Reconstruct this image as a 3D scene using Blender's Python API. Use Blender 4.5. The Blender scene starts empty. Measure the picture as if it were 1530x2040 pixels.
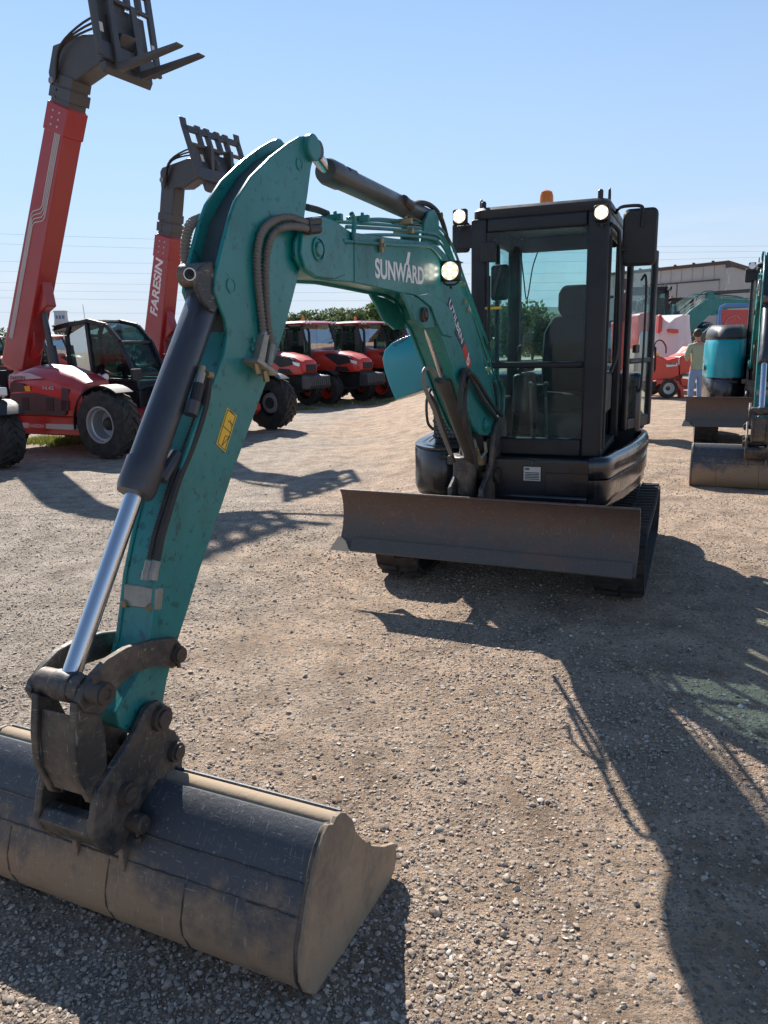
import bpy, bmesh, math, random
import numpy as np
from mathutils import Vector, Matrix, noise
random.seed(7)
R=math.radians
sc=bpy.context.scene
col=sc.collection

# ---------------------------------------------------------------- camera, sky, sun, exposure
FPX=1532.0; EYE=1.6; PITCH=R(12.3); ROLL=R(1.2)
cam_d=bpy.data.cameras.new('camera'); cam=bpy.data.objects.new('camera',cam_d); col.objects.link(cam)
cam_d.sensor_fit='HORIZONTAL'; cam_d.sensor_width=36.0; cam_d.lens=36.0*FPX/1530.0
cam_d.clip_start=0.05; cam_d.clip_end=3000
_r=Vector((1,0,0)); _u=Vector((0,math.sin(PITCH),math.cos(PITCH))); CF=Vector((0,math.cos(PITCH),-math.sin(PITCH)))
CR=_r*math.cos(ROLL)-_u*math.sin(ROLL); CU=_u*math.cos(ROLL)+_r*math.sin(ROLL)
m=Matrix.Identity(4)
for i in range(3):
    m[i][0]=CR[i]; m[i][1]=CU[i]; m[i][2]=-CF[i]
m[2][3]=EYE
cam.matrix_world=m
sc.camera=cam

SUNV=Vector((-0.425,1.18,1.0)).normalized()
EL=math.asin(SUNV.z); AZ=math.atan2(SUNV.x,SUNV.y)
w=bpy.data.worlds.new('World'); sc.world=w; w.use_nodes=True
nt=w.node_tree; nt.nodes.clear()
o=nt.nodes.new('ShaderNodeOutputWorld'); bg=nt.nodes.new('ShaderNodeBackground'); sk=nt.nodes.new('ShaderNodeTexSky')
sk.sky_type='NISHITA'; sk.sun_disc=False; sk.sun_elevation=EL; sk.sun_rotation=AZ
sk.air_density=1.15; sk.dust_density=0.0; sk.ozone_density=3.2; sk.altitude=50
bg.inputs[1].default_value=0.079
nt.links.new(sk.outputs[0],bg.inputs[0])
# faint low streaks of cloud near the horizon
tc=nt.nodes.new('ShaderNodeTexCoord'); mp=nt.nodes.new('ShaderNodeMapping'); mp.inputs['Scale'].default_value=(2.2,2.2,16)
nz=nt.nodes.new('ShaderNodeTexNoise'); nz.inputs['Scale'].default_value=2.0; nz.inputs['Detail'].default_value=7
nt.links.new(tc.outputs['Generated'],mp.inputs[0]); nt.links.new(mp.outputs[0],nz.inputs[0])
rp=nt.nodes.new('ShaderNodeValToRGB'); rp.color_ramp.elements[0].position=.47; rp.color_ramp.elements[1].position=.66
nt.links.new(nz.outputs[0],rp.inputs[0])
sx=nt.nodes.new('ShaderNodeSeparateXYZ'); nt.links.new(tc.outputs['Generated'],sx.inputs[0])
mr=nt.nodes.new('ShaderNodeMapRange'); mr.inputs[1].default_value=.17; mr.inputs[2].default_value=.02; mr.clamp=True
nt.links.new(sx.outputs[2],mr.inputs[0])
mu=nt.nodes.new('ShaderNodeMath'); mu.operation='MULTIPLY'; nt.links.new(rp.outputs[0],mu.inputs[0]); nt.links.new(mr.outputs[0],mu.inputs[1])
mu2=nt.nodes.new('ShaderNodeMath'); mu2.operation='MULTIPLY'; mu2.inputs[1].default_value=.7; nt.links.new(mu.outputs[0],mu2.inputs[0])
# thicker bluish air towards the horizon
hz=nt.nodes.new('ShaderNodeMapRange'); hz.inputs[1].default_value=.50; hz.inputs[2].default_value=.0; hz.inputs[3].default_value=0; hz.inputs[4].default_value=.92; hz.clamp=True; nt.links.new(sx.outputs[2],hz.inputs[0])
mh=nt.nodes.new('ShaderNodeMixRGB'); mh.inputs[2].default_value=(3.45,4.4,6.1,1); nt.links.new(hz.outputs[0],mh.inputs[0]); nt.links.new(sk.outputs[0],mh.inputs[1])
mx=nt.nodes.new('ShaderNodeMixRGB'); mx.inputs[2].default_value=(5.6,6.1,6.6,1)
nt.links.new(mu2.outputs[0],mx.inputs[0]); hz2=nt.nodes.new('ShaderNodeMapRange'); hz2.inputs[1].default_value=.16; hz2.inputs[2].default_value=.0; hz2.inputs[3].default_value=0; hz2.inputs[4].default_value=.75; hz2.clamp=True; nt.links.new(sx.outputs[2],hz2.inputs[0])
mh2=nt.nodes.new('ShaderNodeMixRGB'); mh2.inputs[2].default_value=(5.2,5.7,6.3,1); nt.links.new(hz2.outputs[0],mh2.inputs[0]); nt.links.new(mh.outputs[0],mh2.inputs[1]); nt.links.new(mh2.outputs[0],mx.inputs[1]); nt.links.new(mx.outputs[0],bg.inputs[0])
nt.links.new(bg.outputs[0],o.inputs[0])

sd=bpy.data.lights.new('sun','SUN'); sd.energy=5.0; sd.angle=R(.53); sd.color=(1,.945,.86)
so=bpy.data.objects.new('sun',sd); col.objects.link(so)
so.rotation_euler=SUNV.to_track_quat('Z','Y').to_euler()
so.location=(0,0,20)
sc.view_settings.view_transform='Standard'; sc.view_settings.look='None'; sc.view_settings.exposure=0.9; sc.view_settings.gamma=1

# ---------------------------------------------------------------- tracing helpers: pixel -> point on a real plane of the machine
def ray(u,v): return CR*((u-765)/FPX)-CU*((v-1020)/FPX)+CF
def ground_pt(u,v,z=0):
    d=ray(u,v); return Vector((0,0,EYE))+d*((z-EYE)/d.z)
def at_Y(u,v,Y):
    d=ray(u,v); return Vector((0,0,EYE))+d*(Y/d.y)
O1=Vector((1.15,5.6,0))
def frame_pt(u,v,a,axis,val,O=O1):
    """point of the ray lying on local plane x=val (axis 0) or y=val (axis 1) of a machine yawed by -a at O"""
    Rv=Vector((math.cos(a),-math.sin(a),0)); Bv=Vector((math.sin(a),math.cos(a),0))
    c=Vector((0,0,EYE))-O; d=ray(u,v)
    cl=Vector((c.dot(Rv),c.dot(Bv),c.z)); dl=Vector((d.dot(Rv),d.dot(Bv),d.z))
    return cl+dl*((val-cl[axis])/dl[axis])
A_ROOT=R(22); A_ARM=R(25)
def pa(u,v,x): return frame_pt(u,v,A_ARM,0,x)          # arm plane
def paf(u,v,y): return frame_pt(u,v,A_ARM,1,y)
def pf(u,v,y): return frame_pt(u,v,A_ROOT,1,y)         # plane parallel to the cab front
def ps(u,v,x): return frame_pt(u,v,A_ROOT,0,x)
ARMX=Matrix.Rotation(-(A_ARM-A_ROOT),4,'Z')

# ---------------------------------------------------------------- mesh builder
class MB:
    def __init__(s): s.v=[]; s.f=[]
    def add(s,vs,fs,mat=None):
        n=len(s.v)
        for p in vs:
            p=Vector(p); s.v.append(mat@p if mat else p)
        s.f+= [tuple(i+n for i in f) for f in fs]; return s
    def box(s,c,size,rot=None):
        hx,hy,hz=size[0]/2,size[1]/2,size[2]/2
        vs=[Vector((x,y,z)) for x in(-hx,hx) for y in(-hy,hy) for z in(-hz,hz)]
        M=Matrix.Translation(Vector(c))@(rot.to_4x4() if rot else Matrix.Identity(4))
        return s.add(vs,[(0,1,3,2),(4,6,7,5),(0,4,5,1),(2,3,7,6),(0,2,6,4),(1,5,7,3)],M)
    def b2(s,x0,x1,y0,y1,z0,z1): return s.box(((x0+x1)/2,(y0+y1)/2,(z0+z1)/2),(abs(x1-x0),abs(y1-y0),abs(z1-z0)))
    def prism(s,poly,x0,x1,axis=0):
        """poly: list of 2d points in the plane perpendicular to axis (0:x ->(y,z), 1:y->(x,z), 2:z->(x,y))"""
        n=len(poly); vs=[]
        for t in(x0,x1):
            for a,b in poly:
                vs.append({0:(t,a,b),1:(a,t,b),2:(a,b,t)}[axis])
        ar=sum(poly[i][0]*poly[(i+1)%n][1]-poly[(i+1)%n][0]*poly[i][1] for i in range(n))
        fs=[tuple(range(n-1,-1,-1)),tuple(range(n,2*n))]+[(i,(i+1)%n,(i+1)%n+n,i+n) for i in range(n)]
        return s.add(vs,fs)
    def loft(s,rings,close=True,caps=True):
        n=len(rings[0]); vs=[p for r in rings for p in r]; fs=[]
        for k in range(len(rings)-1):
            for i in range(n if close else n-1):
                j=(i+1)%n
                fs.append((k*n+i,k*n+j,(k+1)*n+j,(k+1)*n+i))
        if caps and close:
            fs.append(tuple(range(n-1,-1,-1))); fs.append(tuple((len(rings)-1)*n+i for i in range(n)))
        return s.add(vs,fs)
    def cyl(s,p0,p1,r0,r1=None,n=20):
        r1=r0 if r1 is None else r1
        p0=Vector(p0);p1=Vector(p1); d=(p1-p0).normalized(); a=d.orthogonal().normalized(); b=d.cross(a)
        rg=lambda p,r:[p+(a*math.cos(2*math.pi*i/n)+b*math.sin(2*math.pi*i/n))*r for i in range(n)]
        return s.loft([rg(p0,r0),rg(p1,r1)])
    def lathe(s,p0,d,prof,n=24,caps=True):
        """prof: (distance along d, radius)"""
        p0=Vector(p0); d=Vector(d).normalized(); a=d.orthogonal().normalized(); b=d.cross(a)
        return s.loft([[p0+d*t+(a*math.cos(2*math.pi*i/n)+b*math.sin(2*math.pi*i/n))*max(r,1e-4) for i in range(n)] for t,r in prof],caps=caps)
    def tube(s,pts,r,n=8,ribs=None):
        pts=[Vector(p) for p in pts]; rings=[]
        t=(pts[1]-pts[0]).normalized(); a=t.orthogonal().normalized()
        for i,p in enumerate(pts):
            t=(pts[min(i+1,len(pts)-1)]-pts[max(i-1,0)])
            if t.length<1e-9: continue
            t.normalize(); a=(a-t*a.dot(t))
            a=a.normalized() if a.length>1e-6 else t.orthogonal().normalized()
            b=t.cross(a); rr=r if not ribs else (r if (i%2) else r*ribs)
            rings.append([p+(a*math.cos(2*math.pi*k/n)+b*math.sin(2*math.pi*k/n))*rr for k in range(n)])
        return s.loft(rings)
    def sphere(s,c,r,n=12,sc3=(1,1,1)):
        rings=[]
        for i in range(n//2+1):
            th=math.pi*i/(n//2); z=math.cos(th); q=max(math.sin(th),1e-3)
            rings.append([Vector((c[0]+r*sc3[0]*q*math.cos(2*math.pi*k/n),c[1]+r*sc3[1]*q*math.sin(2*math.pi*k/n),c[2]+r*sc3[2]*z)) for k in range(n)])
        return s.loft(rings)
    def build(s,name,mat,parent=None,bevel=0,smooth=30,xf=None,seg=2):
        me=bpy.data.meshes.new(name)
        vs=[xf@p for p in s.v] if xf else s.v
        me.from_pydata([tuple(p) for p in vs],[],s.f)
        bm=bmesh.new(); bm.from_mesh(me); bmesh.ops.recalc_face_normals(bm,faces=bm.faces); bm.to_mesh(me); bm.free()
        me.materials.append(mat)
        if smooth:
            me.polygons.foreach_set('use_smooth',[True]*len(me.polygons))
            me.set_sharp_from_angle(angle=R(smooth))
        ob=bpy.data.objects.new(name,me); col.objects.link(ob)
        if parent: ob.parent=parent
        if bevel:
            b=ob.modifiers.new('bevel','BEVEL'); b.width=bevel; b.segments=seg; b.limit_method='ANGLE'; b.angle_limit=R(40); b.use_clamp_overlap=True; b.harden_normals=False
        return ob
def spline(pts,n=8):
    """catmull-rom through pts"""
    P=[Vector(p) for p in pts]; P=[P[0]*2-P[1]]+P+[P[-1]*2-P[-2]]; out=[]
    for i in range(1,len(P)-2):
        for k in range(n):
            t=k/n; a,b,c,d=P[i-1],P[i],P[i+1],P[i+2]
            out.append(.5*((2*b)+(c-a)*t+(2*a-5*b+4*c-d)*t*t+(3*b-a-3*c+d)*t**3))
    out.append(P[-2]); return out
def resample(pts,step):
    P=[Vector(p) for p in pts]; out=[P[0]]; acc=0
    for a,b in zip(P,P[1:]):
        L=(b-a).length; 
        if L<1e-9: continue
        t=step-acc
        while t<=L: out.append(a+(b-a)*(t/L)); t+=step
        acc=(acc+L)%step
    return out
def empty(name,loc,rz,label,cat,group=None,scale=1):
    e=bpy.data.objects.new(name,None); col.objects.link(e); e.location=loc; e.rotation_euler=(0,0,rz); e.empty_display_size=.2
    if scale!=1: e.scale=(scale,)*3
    tag(e,label,cat,group); return e
def tag(o,label=None,cat=None,group=None,kind=None):
    for k,v in(('label',label),('category',cat),('group',group),('kind',kind)):
        if v: o[k]=v
    return o
def text_mb(txt,size,M,ext=.0012,bold=0.0,shear=0.0,spacing=1.0,target_w=None):
    cu=bpy.data.curves.new('t','FONT'); cu.body=txt; cu.size=size; cu.extrude=0; cu.offset=bold; cu.shear=shear; cu.space_character=spacing
    ob=bpy.data.objects.new('t',cu); col.objects.link(ob)
    me=bpy.data.meshes.new_from_object(ob.evaluated_get(bpy.context.evaluated_depsgraph_get()))
    vs=[v.co.copy() for v in me.vertices]; fs=[tuple(p.vertices) for p in me.polygons]
    bpy.data.objects.remove(ob); bpy.data.curves.remove(cu); bpy.data.meshes.remove(me)
    if not vs: return MB()
    x0=min(v.x for v in vs); x1=max(v.x for v in vs)
    k=(target_w/(x1-x0)) if target_w else 1
    mb=MB(); mb.add([Vector(((v.x-x0)*k,v.y,0)) for v in vs],fs,M); 
    return mb
def basis(o,ex,ey):
    ex=Vector(ex).normalized(); ey=Vector(ey); ey=(ey-ex*ey.dot(ex)).normalized(); ez=ex.cross(ey)
    M=Matrix.Identity(4)
    for i in range(3): M[i][0]=ex[i]; M[i][1]=ey[i]; M[i][2]=ez[i]; M[i][3]=o[i]
    return M

# ---------------------------------------------------------------- materials
def newmat(name):
    mt=bpy.data.materials.new(name); mt.use_nodes=True; return mt,mt.node_tree,mt.node_tree.nodes['Principled BSDF']
def N(nt,t,**kw):
    n=nt.nodes.new(t)
    for k,v in kw.items(): setattr(n,k,v)
    return n
def noise_n(nt,scale,detail=5,rough=.6,coord='Object',vec=None,stretch=None):
    tc=N(nt,'ShaderNodeTexCoord'); src=tc.outputs[coord]
    if stretch:
        mp=N(nt,'ShaderNodeMapping'); mp.inputs['Scale'].default_value=stretch; nt.links.new(src,mp.inputs[0]); src=mp.outputs[0]
    n=N(nt,'ShaderNodeTexNoise'); n.inputs['Scale'].default_value=scale; n.inputs['Detail'].default_value=detail; n.inputs['Roughness'].default_value=rough
    nt.links.new(src,n.inputs['Vector']); return n
def ramp(nt,src,p0,p1,c0=(0,0,0,1),c1=(1,1,1,1)):
    r=N(nt,'ShaderNodeValToRGB'); e=r.color_ramp.elements; e[0].position=p0; e[1].position=p1; e[0].color=c0; e[1].color=c1
    nt.links.new(src,r.inputs[0]); return r
def c4(c): return (c[0],c[1],c[2],1)
def paint(name,c,rough=.35,dust=.35,dustc=(.30,.24,.18),metal=0,coat=.3,bump=.04,scale=3.0,specks=.25,fine=60,grime=0):
    mt,nt,b=newmat(name)
    n1=noise_n(nt,scale,8,.65); r1=ramp(nt,n1.outputs[0],.42,.78)
    n2=noise_n(nt,fine,4,.6); r2=ramp(nt,n2.outputs[0],.59,.635)
    mxa=N(nt,'ShaderNodeMixRGB'); mxa.inputs[1].default_value=c4(c); mxa.inputs[2].default_value=c4(dustc)
    mm=N(nt,'ShaderNodeMath',operation='MULTIPLY'); mm.inputs[1].default_value=dust; nt.links.new(r1.outputs[0],mm.inputs[0]); nt.links.new(mm.outputs[0],mxa.inputs[0])
    mxb=N(nt,'ShaderNodeMixRGB'); mxb.inputs[2].default_value=c4([x*.45 for x in c]); nt.links.new(mxa.outputs[0],mxb.inputs[1])
    m2=N(nt,'ShaderNodeMath',operation='MULTIPLY'); m2.inputs[1].default_value=specks; nt.links.new(r2.outputs[0],m2.inputs[0]); nt.links.new(m2.outputs[0],mxb.inputs[0])
    last=mxb.outputs[0]
    if grime:
        for sc_,p0,p1,k_ in((1.7,.50,.72,grime),(7,.56,.70,grime*.8)):
            ng=noise_n(nt,sc_,9,.75,stretch=(1,1,.55)); rg=ramp(nt,ng.outputs[0],p0,p1); mg=N(nt,'ShaderNodeMath',operation='MULTIPLY'); mg.inputs[1].default_value=k_; nt.links.new(rg.outputs[0],mg.inputs[0])
            mxg=N(nt,'ShaderNodeMixRGB'); mxg.inputs[2].default_value=c4([x*.28+.012 for x in c]); nt.links.new(mg.outputs[0],mxg.inputs[0]); nt.links.new(last,mxg.inputs[1]); last=mxg.outputs[0]
    nt.links.new(last,b.inputs['Base Color'])
    rr=N(nt,'ShaderNodeMapRange'); rr.inputs[3].default_value=rough; rr.inputs[4].default_value=min(1,rough+.35); nt.links.new(r1.outputs[0],rr.inputs[0]); nt.links.new(rr.outputs[0],b.inputs['Roughness'])
    b.inputs['Metallic'].default_value=metal
    b.inputs['Coat Weight'].default_value=coat; b.inputs['Coat Roughness'].default_value=.12
    bp=N(nt,'ShaderNodeBump'); bp.inputs['Strength'].default_value=bump*3; bp.inputs['Distance'].default_value=.004; n3=noise_n(nt,25,5,.6); nt.links.new(n3.outputs[0],bp.inputs['Height']); nt.links.new(bp.outputs[0],b.inputs['Normal'])
    return mt
def plain(name,c,rough=.5,metal=0,emit=None,es=0):
    mt,nt,b=newmat(name); b.inputs['Base Color'].default_value=c4(c); b.inputs['Roughness'].default_value=rough; b.inputs['Metallic'].default_value=metal
    n=noise_n(nt,18,4); rr=N(nt,'ShaderNodeMapRange'); rr.inputs[3].default_value=max(.02,rough-.08); rr.inputs[4].default_value=min(1,rough+.12); nt.links.new(n.outputs[0],rr.inputs[0]); nt.links.new(rr.outputs[0],b.inputs['Roughness'])
    if emit: b.inputs['Emission Color'].default_value=c4(emit); b.inputs['Emission Strength'].default_value=es
    return mt
def glassm(name,tint=(.75,.88,.87),refl=.09,dirt=.08):
    mt,nt,b=newmat(name); nt.nodes.remove(b); out=nt.nodes['Material Output']
    tr=N(nt,'ShaderNodeBsdfTransparent'); tr.inputs[0].default_value=c4(tint)
    gl=N(nt,'ShaderNodeBsdfGlossy'); gl.inputs['Roughness'].default_value=.02; gl.inputs[0].default_value=(.95,.97,1,1)
    df=N(nt,'ShaderNodeBsdfDiffuse'); df.inputs[0].default_value=(.5,.5,.48,1)
    fr=N(nt,'ShaderNodeFresnel'); fr.inputs[0].default_value=1.5
    ad=N(nt,'ShaderNodeMath',operation='MULTIPLY'); ad.inputs[1].default_value=max(.12,refl*14); nt.links.new(fr.outputs[0],ad.inputs[0])
    m1=N(nt,'ShaderNodeMixShader'); nt.links.new(ad.outputs[0],m1.inputs[0]); nt.links.new(tr.outputs[0],m1.inputs[1]); nt.links.new(gl.outputs[0],m1.inputs[2])
    n=noise_n(nt,3.5,8,.7); r=ramp(nt,n.outputs[0],.45,.8); m=N(nt,'ShaderNodeMath',operation='MULTIPLY'); m.inputs[1].default_value=dirt*2.5; nt.links.new(r.outputs[0],m.inputs[0])
    a2=N(nt,'ShaderNodeMath',operation='ADD'); a2.inputs[1].default_value=dirt*.3; nt.links.new(m.outputs[0],a2.inputs[0])
    m2=N(nt,'ShaderNodeMixShader'); nt.links.new(a2.outputs[0],m2.inputs[0]); nt.links.new(m1.outputs[0],m2.inputs[1]); nt.links.new(df.outputs[0],m2.inputs[2])
    nt.links.new(m2.outputs[0],out.inputs[0]); return mt
def worn_metal(name,dark,tan,zlo,zhi,rough=.55,scale=5,metal=.25,rust=(.16,.07,.03),scr=.35,amp=1.6):
    """bare worn steel: mud low down (object z), scratches and rust patches"""
    mt,nt,b=newmat(name)
    tc=N(nt,'ShaderNodeTexCoord'); s=N(nt,'ShaderNodeSeparateXYZ'); nt.links.new(tc.outputs['Object'],s.inputs[0])
    mr=N(nt,'ShaderNodeMapRange'); mr.inputs[1].default_value=zhi; mr.inputs[2].default_value=zlo; nt.links.new(s.outputs[2],mr.inputs[0])
    n1=noise_n(nt,scale,10,.7); ad=N(nt,'ShaderNodeMath',operation='ADD'); nt.links.new(mr.outputs[0],ad.inputs[0])
    sb=N(nt,'ShaderNodeMath',operation='MULTIPLY_ADD'); sb.inputs[1].default_value=amp; sb.inputs[2].default_value=-amp/2; nt.links.new(n1.outputs[0],sb.inputs[0]); nt.links.new(sb.outputs[0],ad.inputs[1])
    r1=ramp(nt,ad.outputs[0],.3,.75)
    mx=N(nt,'ShaderNodeMixRGB'); mx.inputs[1].default_value=c4(dark); mx.inputs[2].default_value=c4(tan); nt.links.new(r1.outputs[0],mx.inputs[0])
    n2=noise_n(nt,2.2,9,.75); r2=ramp(nt,n2.outputs[0],.56,.7); m2=N(nt,'ShaderNodeMixRGB'); m2.inputs[2].default_value=c4(rust)
    k=N(nt,'ShaderNodeMath',operation='MULTIPLY'); k.inputs[1].default_value=.75; nt.links.new(r2.outputs[0],k.inputs[0]); nt.links.new(k.outputs[0],m2.inputs[0]); nt.links.new(mx.outputs[0],m2.inputs[1])
    # scratches: three stretched noises
    cur=m2.outputs[0]
    for st,sc_ in(((1,1,14),22),((14,1,1.5),18),((6,9,1),16)):
        n3=noise_n(nt,sc_,3,.5,stretch=st); r3=ramp(nt,n3.outputs[0],.66,.70); m3=N(nt,'ShaderNodeMixRGB'); m3.inputs[2].default_value=(.42,.39,.35,1)
        k=N(nt,'ShaderNodeMath',operation='MULTIPLY'); k.inputs[1].default_value=scr; nt.links.new(r3.outputs[0],k.inputs[0]); nt.links.new(k.outputs[0],m3.inputs[0]); nt.links.new(cur,m3.inputs[1]); cur=m3.outputs[0]
    nt.links.new(cur,b.inputs['Base Color']); b.inputs['Metallic'].default_value=metal
    rr=N(nt,'ShaderNodeMapRange'); rr.inputs[3].default_value=rough; rr.inputs[4].default_value=.9; nt.links.new(r1.outputs[0],rr.inputs[0]); nt.links.new(rr.outputs[0],b.inputs['Roughness'])
    bp=N(nt,'ShaderNodeBump'); bp.inputs['Strength'].default_value=.5; bp.inputs['Distance'].default_value=.004; n4=noise_n(nt,40,7,.7); nt.links.new(n4.outputs[0],bp.inputs['Height']); nt.links.new(bp.outputs[0],b.inputs['Normal'])
    return mt
TEAL=paint('teal paint',(.004,.185,.178),.34,.25,(.08,.15,.13),coat=.15,specks=.85,fine=34,grime=.8)
TEALB=paint('bright teal paint',(.002,.27,.34),.28,.08,(.1,.22,.22),coat=.3,specks=.1)
BLACK=paint('black gloss paint',(.006,.007,.012),.22,.06,(.10,.10,.09),coat=.5,specks=0,scale=2)
CABB=paint('cab satin black',(.006,.007,.012),.42,.05,(.06,.055,.05),coat=0,specks=0)
RUBBER=paint('rubber',(.018,.017,.017),.75,.45,(.16,.13,.10),coat=0,specks=0,scale=9,bump=.12)
PLAST=paint('black plastic',(.014,.014,.015),.5,.15,(.10,.09,.08),coat=0,specks=0)
HOSE=paint('hose rubber',(.022,.022,.023),.6,.35,(.14,.12,.09),coat=0,specks=0,scale=14)
RIBH=paint('ribbed hose guard',(.16,.15,.135),.5,.5,(.20,.17,.13),coat=0,specks=0,scale=14)
CYLG=paint('cylinder dark grey paint',(.040,.043,.052),.33,.30,(.12,.105,.09),metal=.15,coat=.2,scale=5,specks=.2)
CYLW=paint('dirty cylinder paint',(.050,.050,.048),.4,.55,(.13,.115,.09),coat=.1,scale=6)
CHROME=plain('chrome rod',(.62,.62,.64),.16,1.0)
STEEL=worn_metal('greasy steel',(.040,.040,.042),(.22,.165,.115),-8,6.5,rough=.42,scale=7,rust=(.09,.055,.04),scr=.4)
PIN=paint('pin steel',(.07,.06,.055),.5,.5,(.17,.12,.08),metal=.5,coat=0,scale=14)
ZINC=paint('yellow zinc fitting',(.34,.27,.15),.4,.4,(.2,.16,.1),metal=.6,coat=0,scale=18)
ALU=paint('aluminium block',(.30,.29,.26),.45,.35,(.2,.17,.13),metal=.6,coat=0,scale=12)
BUCKETM=worn_metal('worn bucket steel',(.060,.066,.078),(.32,.22,.138),.08,.36,rust=(.10,.07,.052),amp=2.1,scale=6,scr=.38)
BUCKETS=worn_metal('muddy bucket side',(.21,.16,.115),(.36,.26,.17),.0,.5,amp=3.0,rough=.7,metal=.1,scr=.2,rust=(.15,.10,.065))
BTOP=worn_metal('dusty sunlit top steel',(.13,.11,.09),(.37,.285,.20),.30,1.0,rust=(.18,.12,.08),amp=3.4,scale=6,scr=.3)  # lighter tan for the top edge: dust, plus sunlight put into the colour
HUBM=paint('hub dark',(.03,.03,.03),.5,.3,coat=0)
BLADEM=worn_metal('rusty blade steel',(.100,.066,.054),(.12,.108,.098),.28,.62,rough=.42,rust=(.20,.115,.08),scr=.22,amp=3.0,scale=6)
SEATF=plain('seat fabric',(.012,.012,.014),.8)
GLASSC=glassm('clear side glass',(.80,.90,.90),-.0,.03)
GLASS=glassm('cab glass',(.80,.92,.92),.022,.026)
GLASSD=glassm('tinted glass',(.34,.48,.46),.03,.03)
WHITE=paint('white vinyl',(.78,.78,.76),.4,.15,coat=0,specks=0)
YELL=paint('yellow sticker',(.80,.48,.03),.4,.1,coat=0,specks=0)
INK=plain('black ink',(.015,.015,.015),.5)
REDV=paint('red vinyl',(.62,.03,.02),.4,.1,coat=0,specks=0)
NAVY=paint('navy vinyl',(.02,.025,.07),.4,.1,coat=0,specks=0)
ORNG=plain('amber lens',(.85,.25,.01),.15); ORNG.node_tree.nodes['Principled BSDF'].inputs['Transmission Weight'].default_value=.3
LEDW=plain('lamp reflector glow',(.5,.45,.35),.3,emit=(1,.82,.5),es=.35)
LED=plain('led emitter',(1,1,.95),.3,emit=(1,.96,.85),es=6)
REDP=paint('red machine paint',(.42,.014,.014),.28,.14,(.35,.2,.15),coat=.5,specks=.1)
REDO=paint('orange red paint',(.56,.030,.014),.3,.12,(.4,.25,.15),coat=.4,specks=.1)
GREYP=paint('grey paint',(.20,.20,.21),.4,.2,coat=.1,specks=0)
DGREY=paint('charcoal paint',(.035,.037,.042),.42,.25,(.14,.12,.10),coat=.1,specks=0)
LIGHTG=paint('light grey paint',(.50,.50,.49),.4,.2,coat=.1,specks=0)
RIMS=paint('silver rim',(.42,.42,.43),.35,.25,metal=.5,coat=.1,specks=0)
LAMPL=plain('headlamp lens',(.7,.72,.75),.12,.3)
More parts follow.
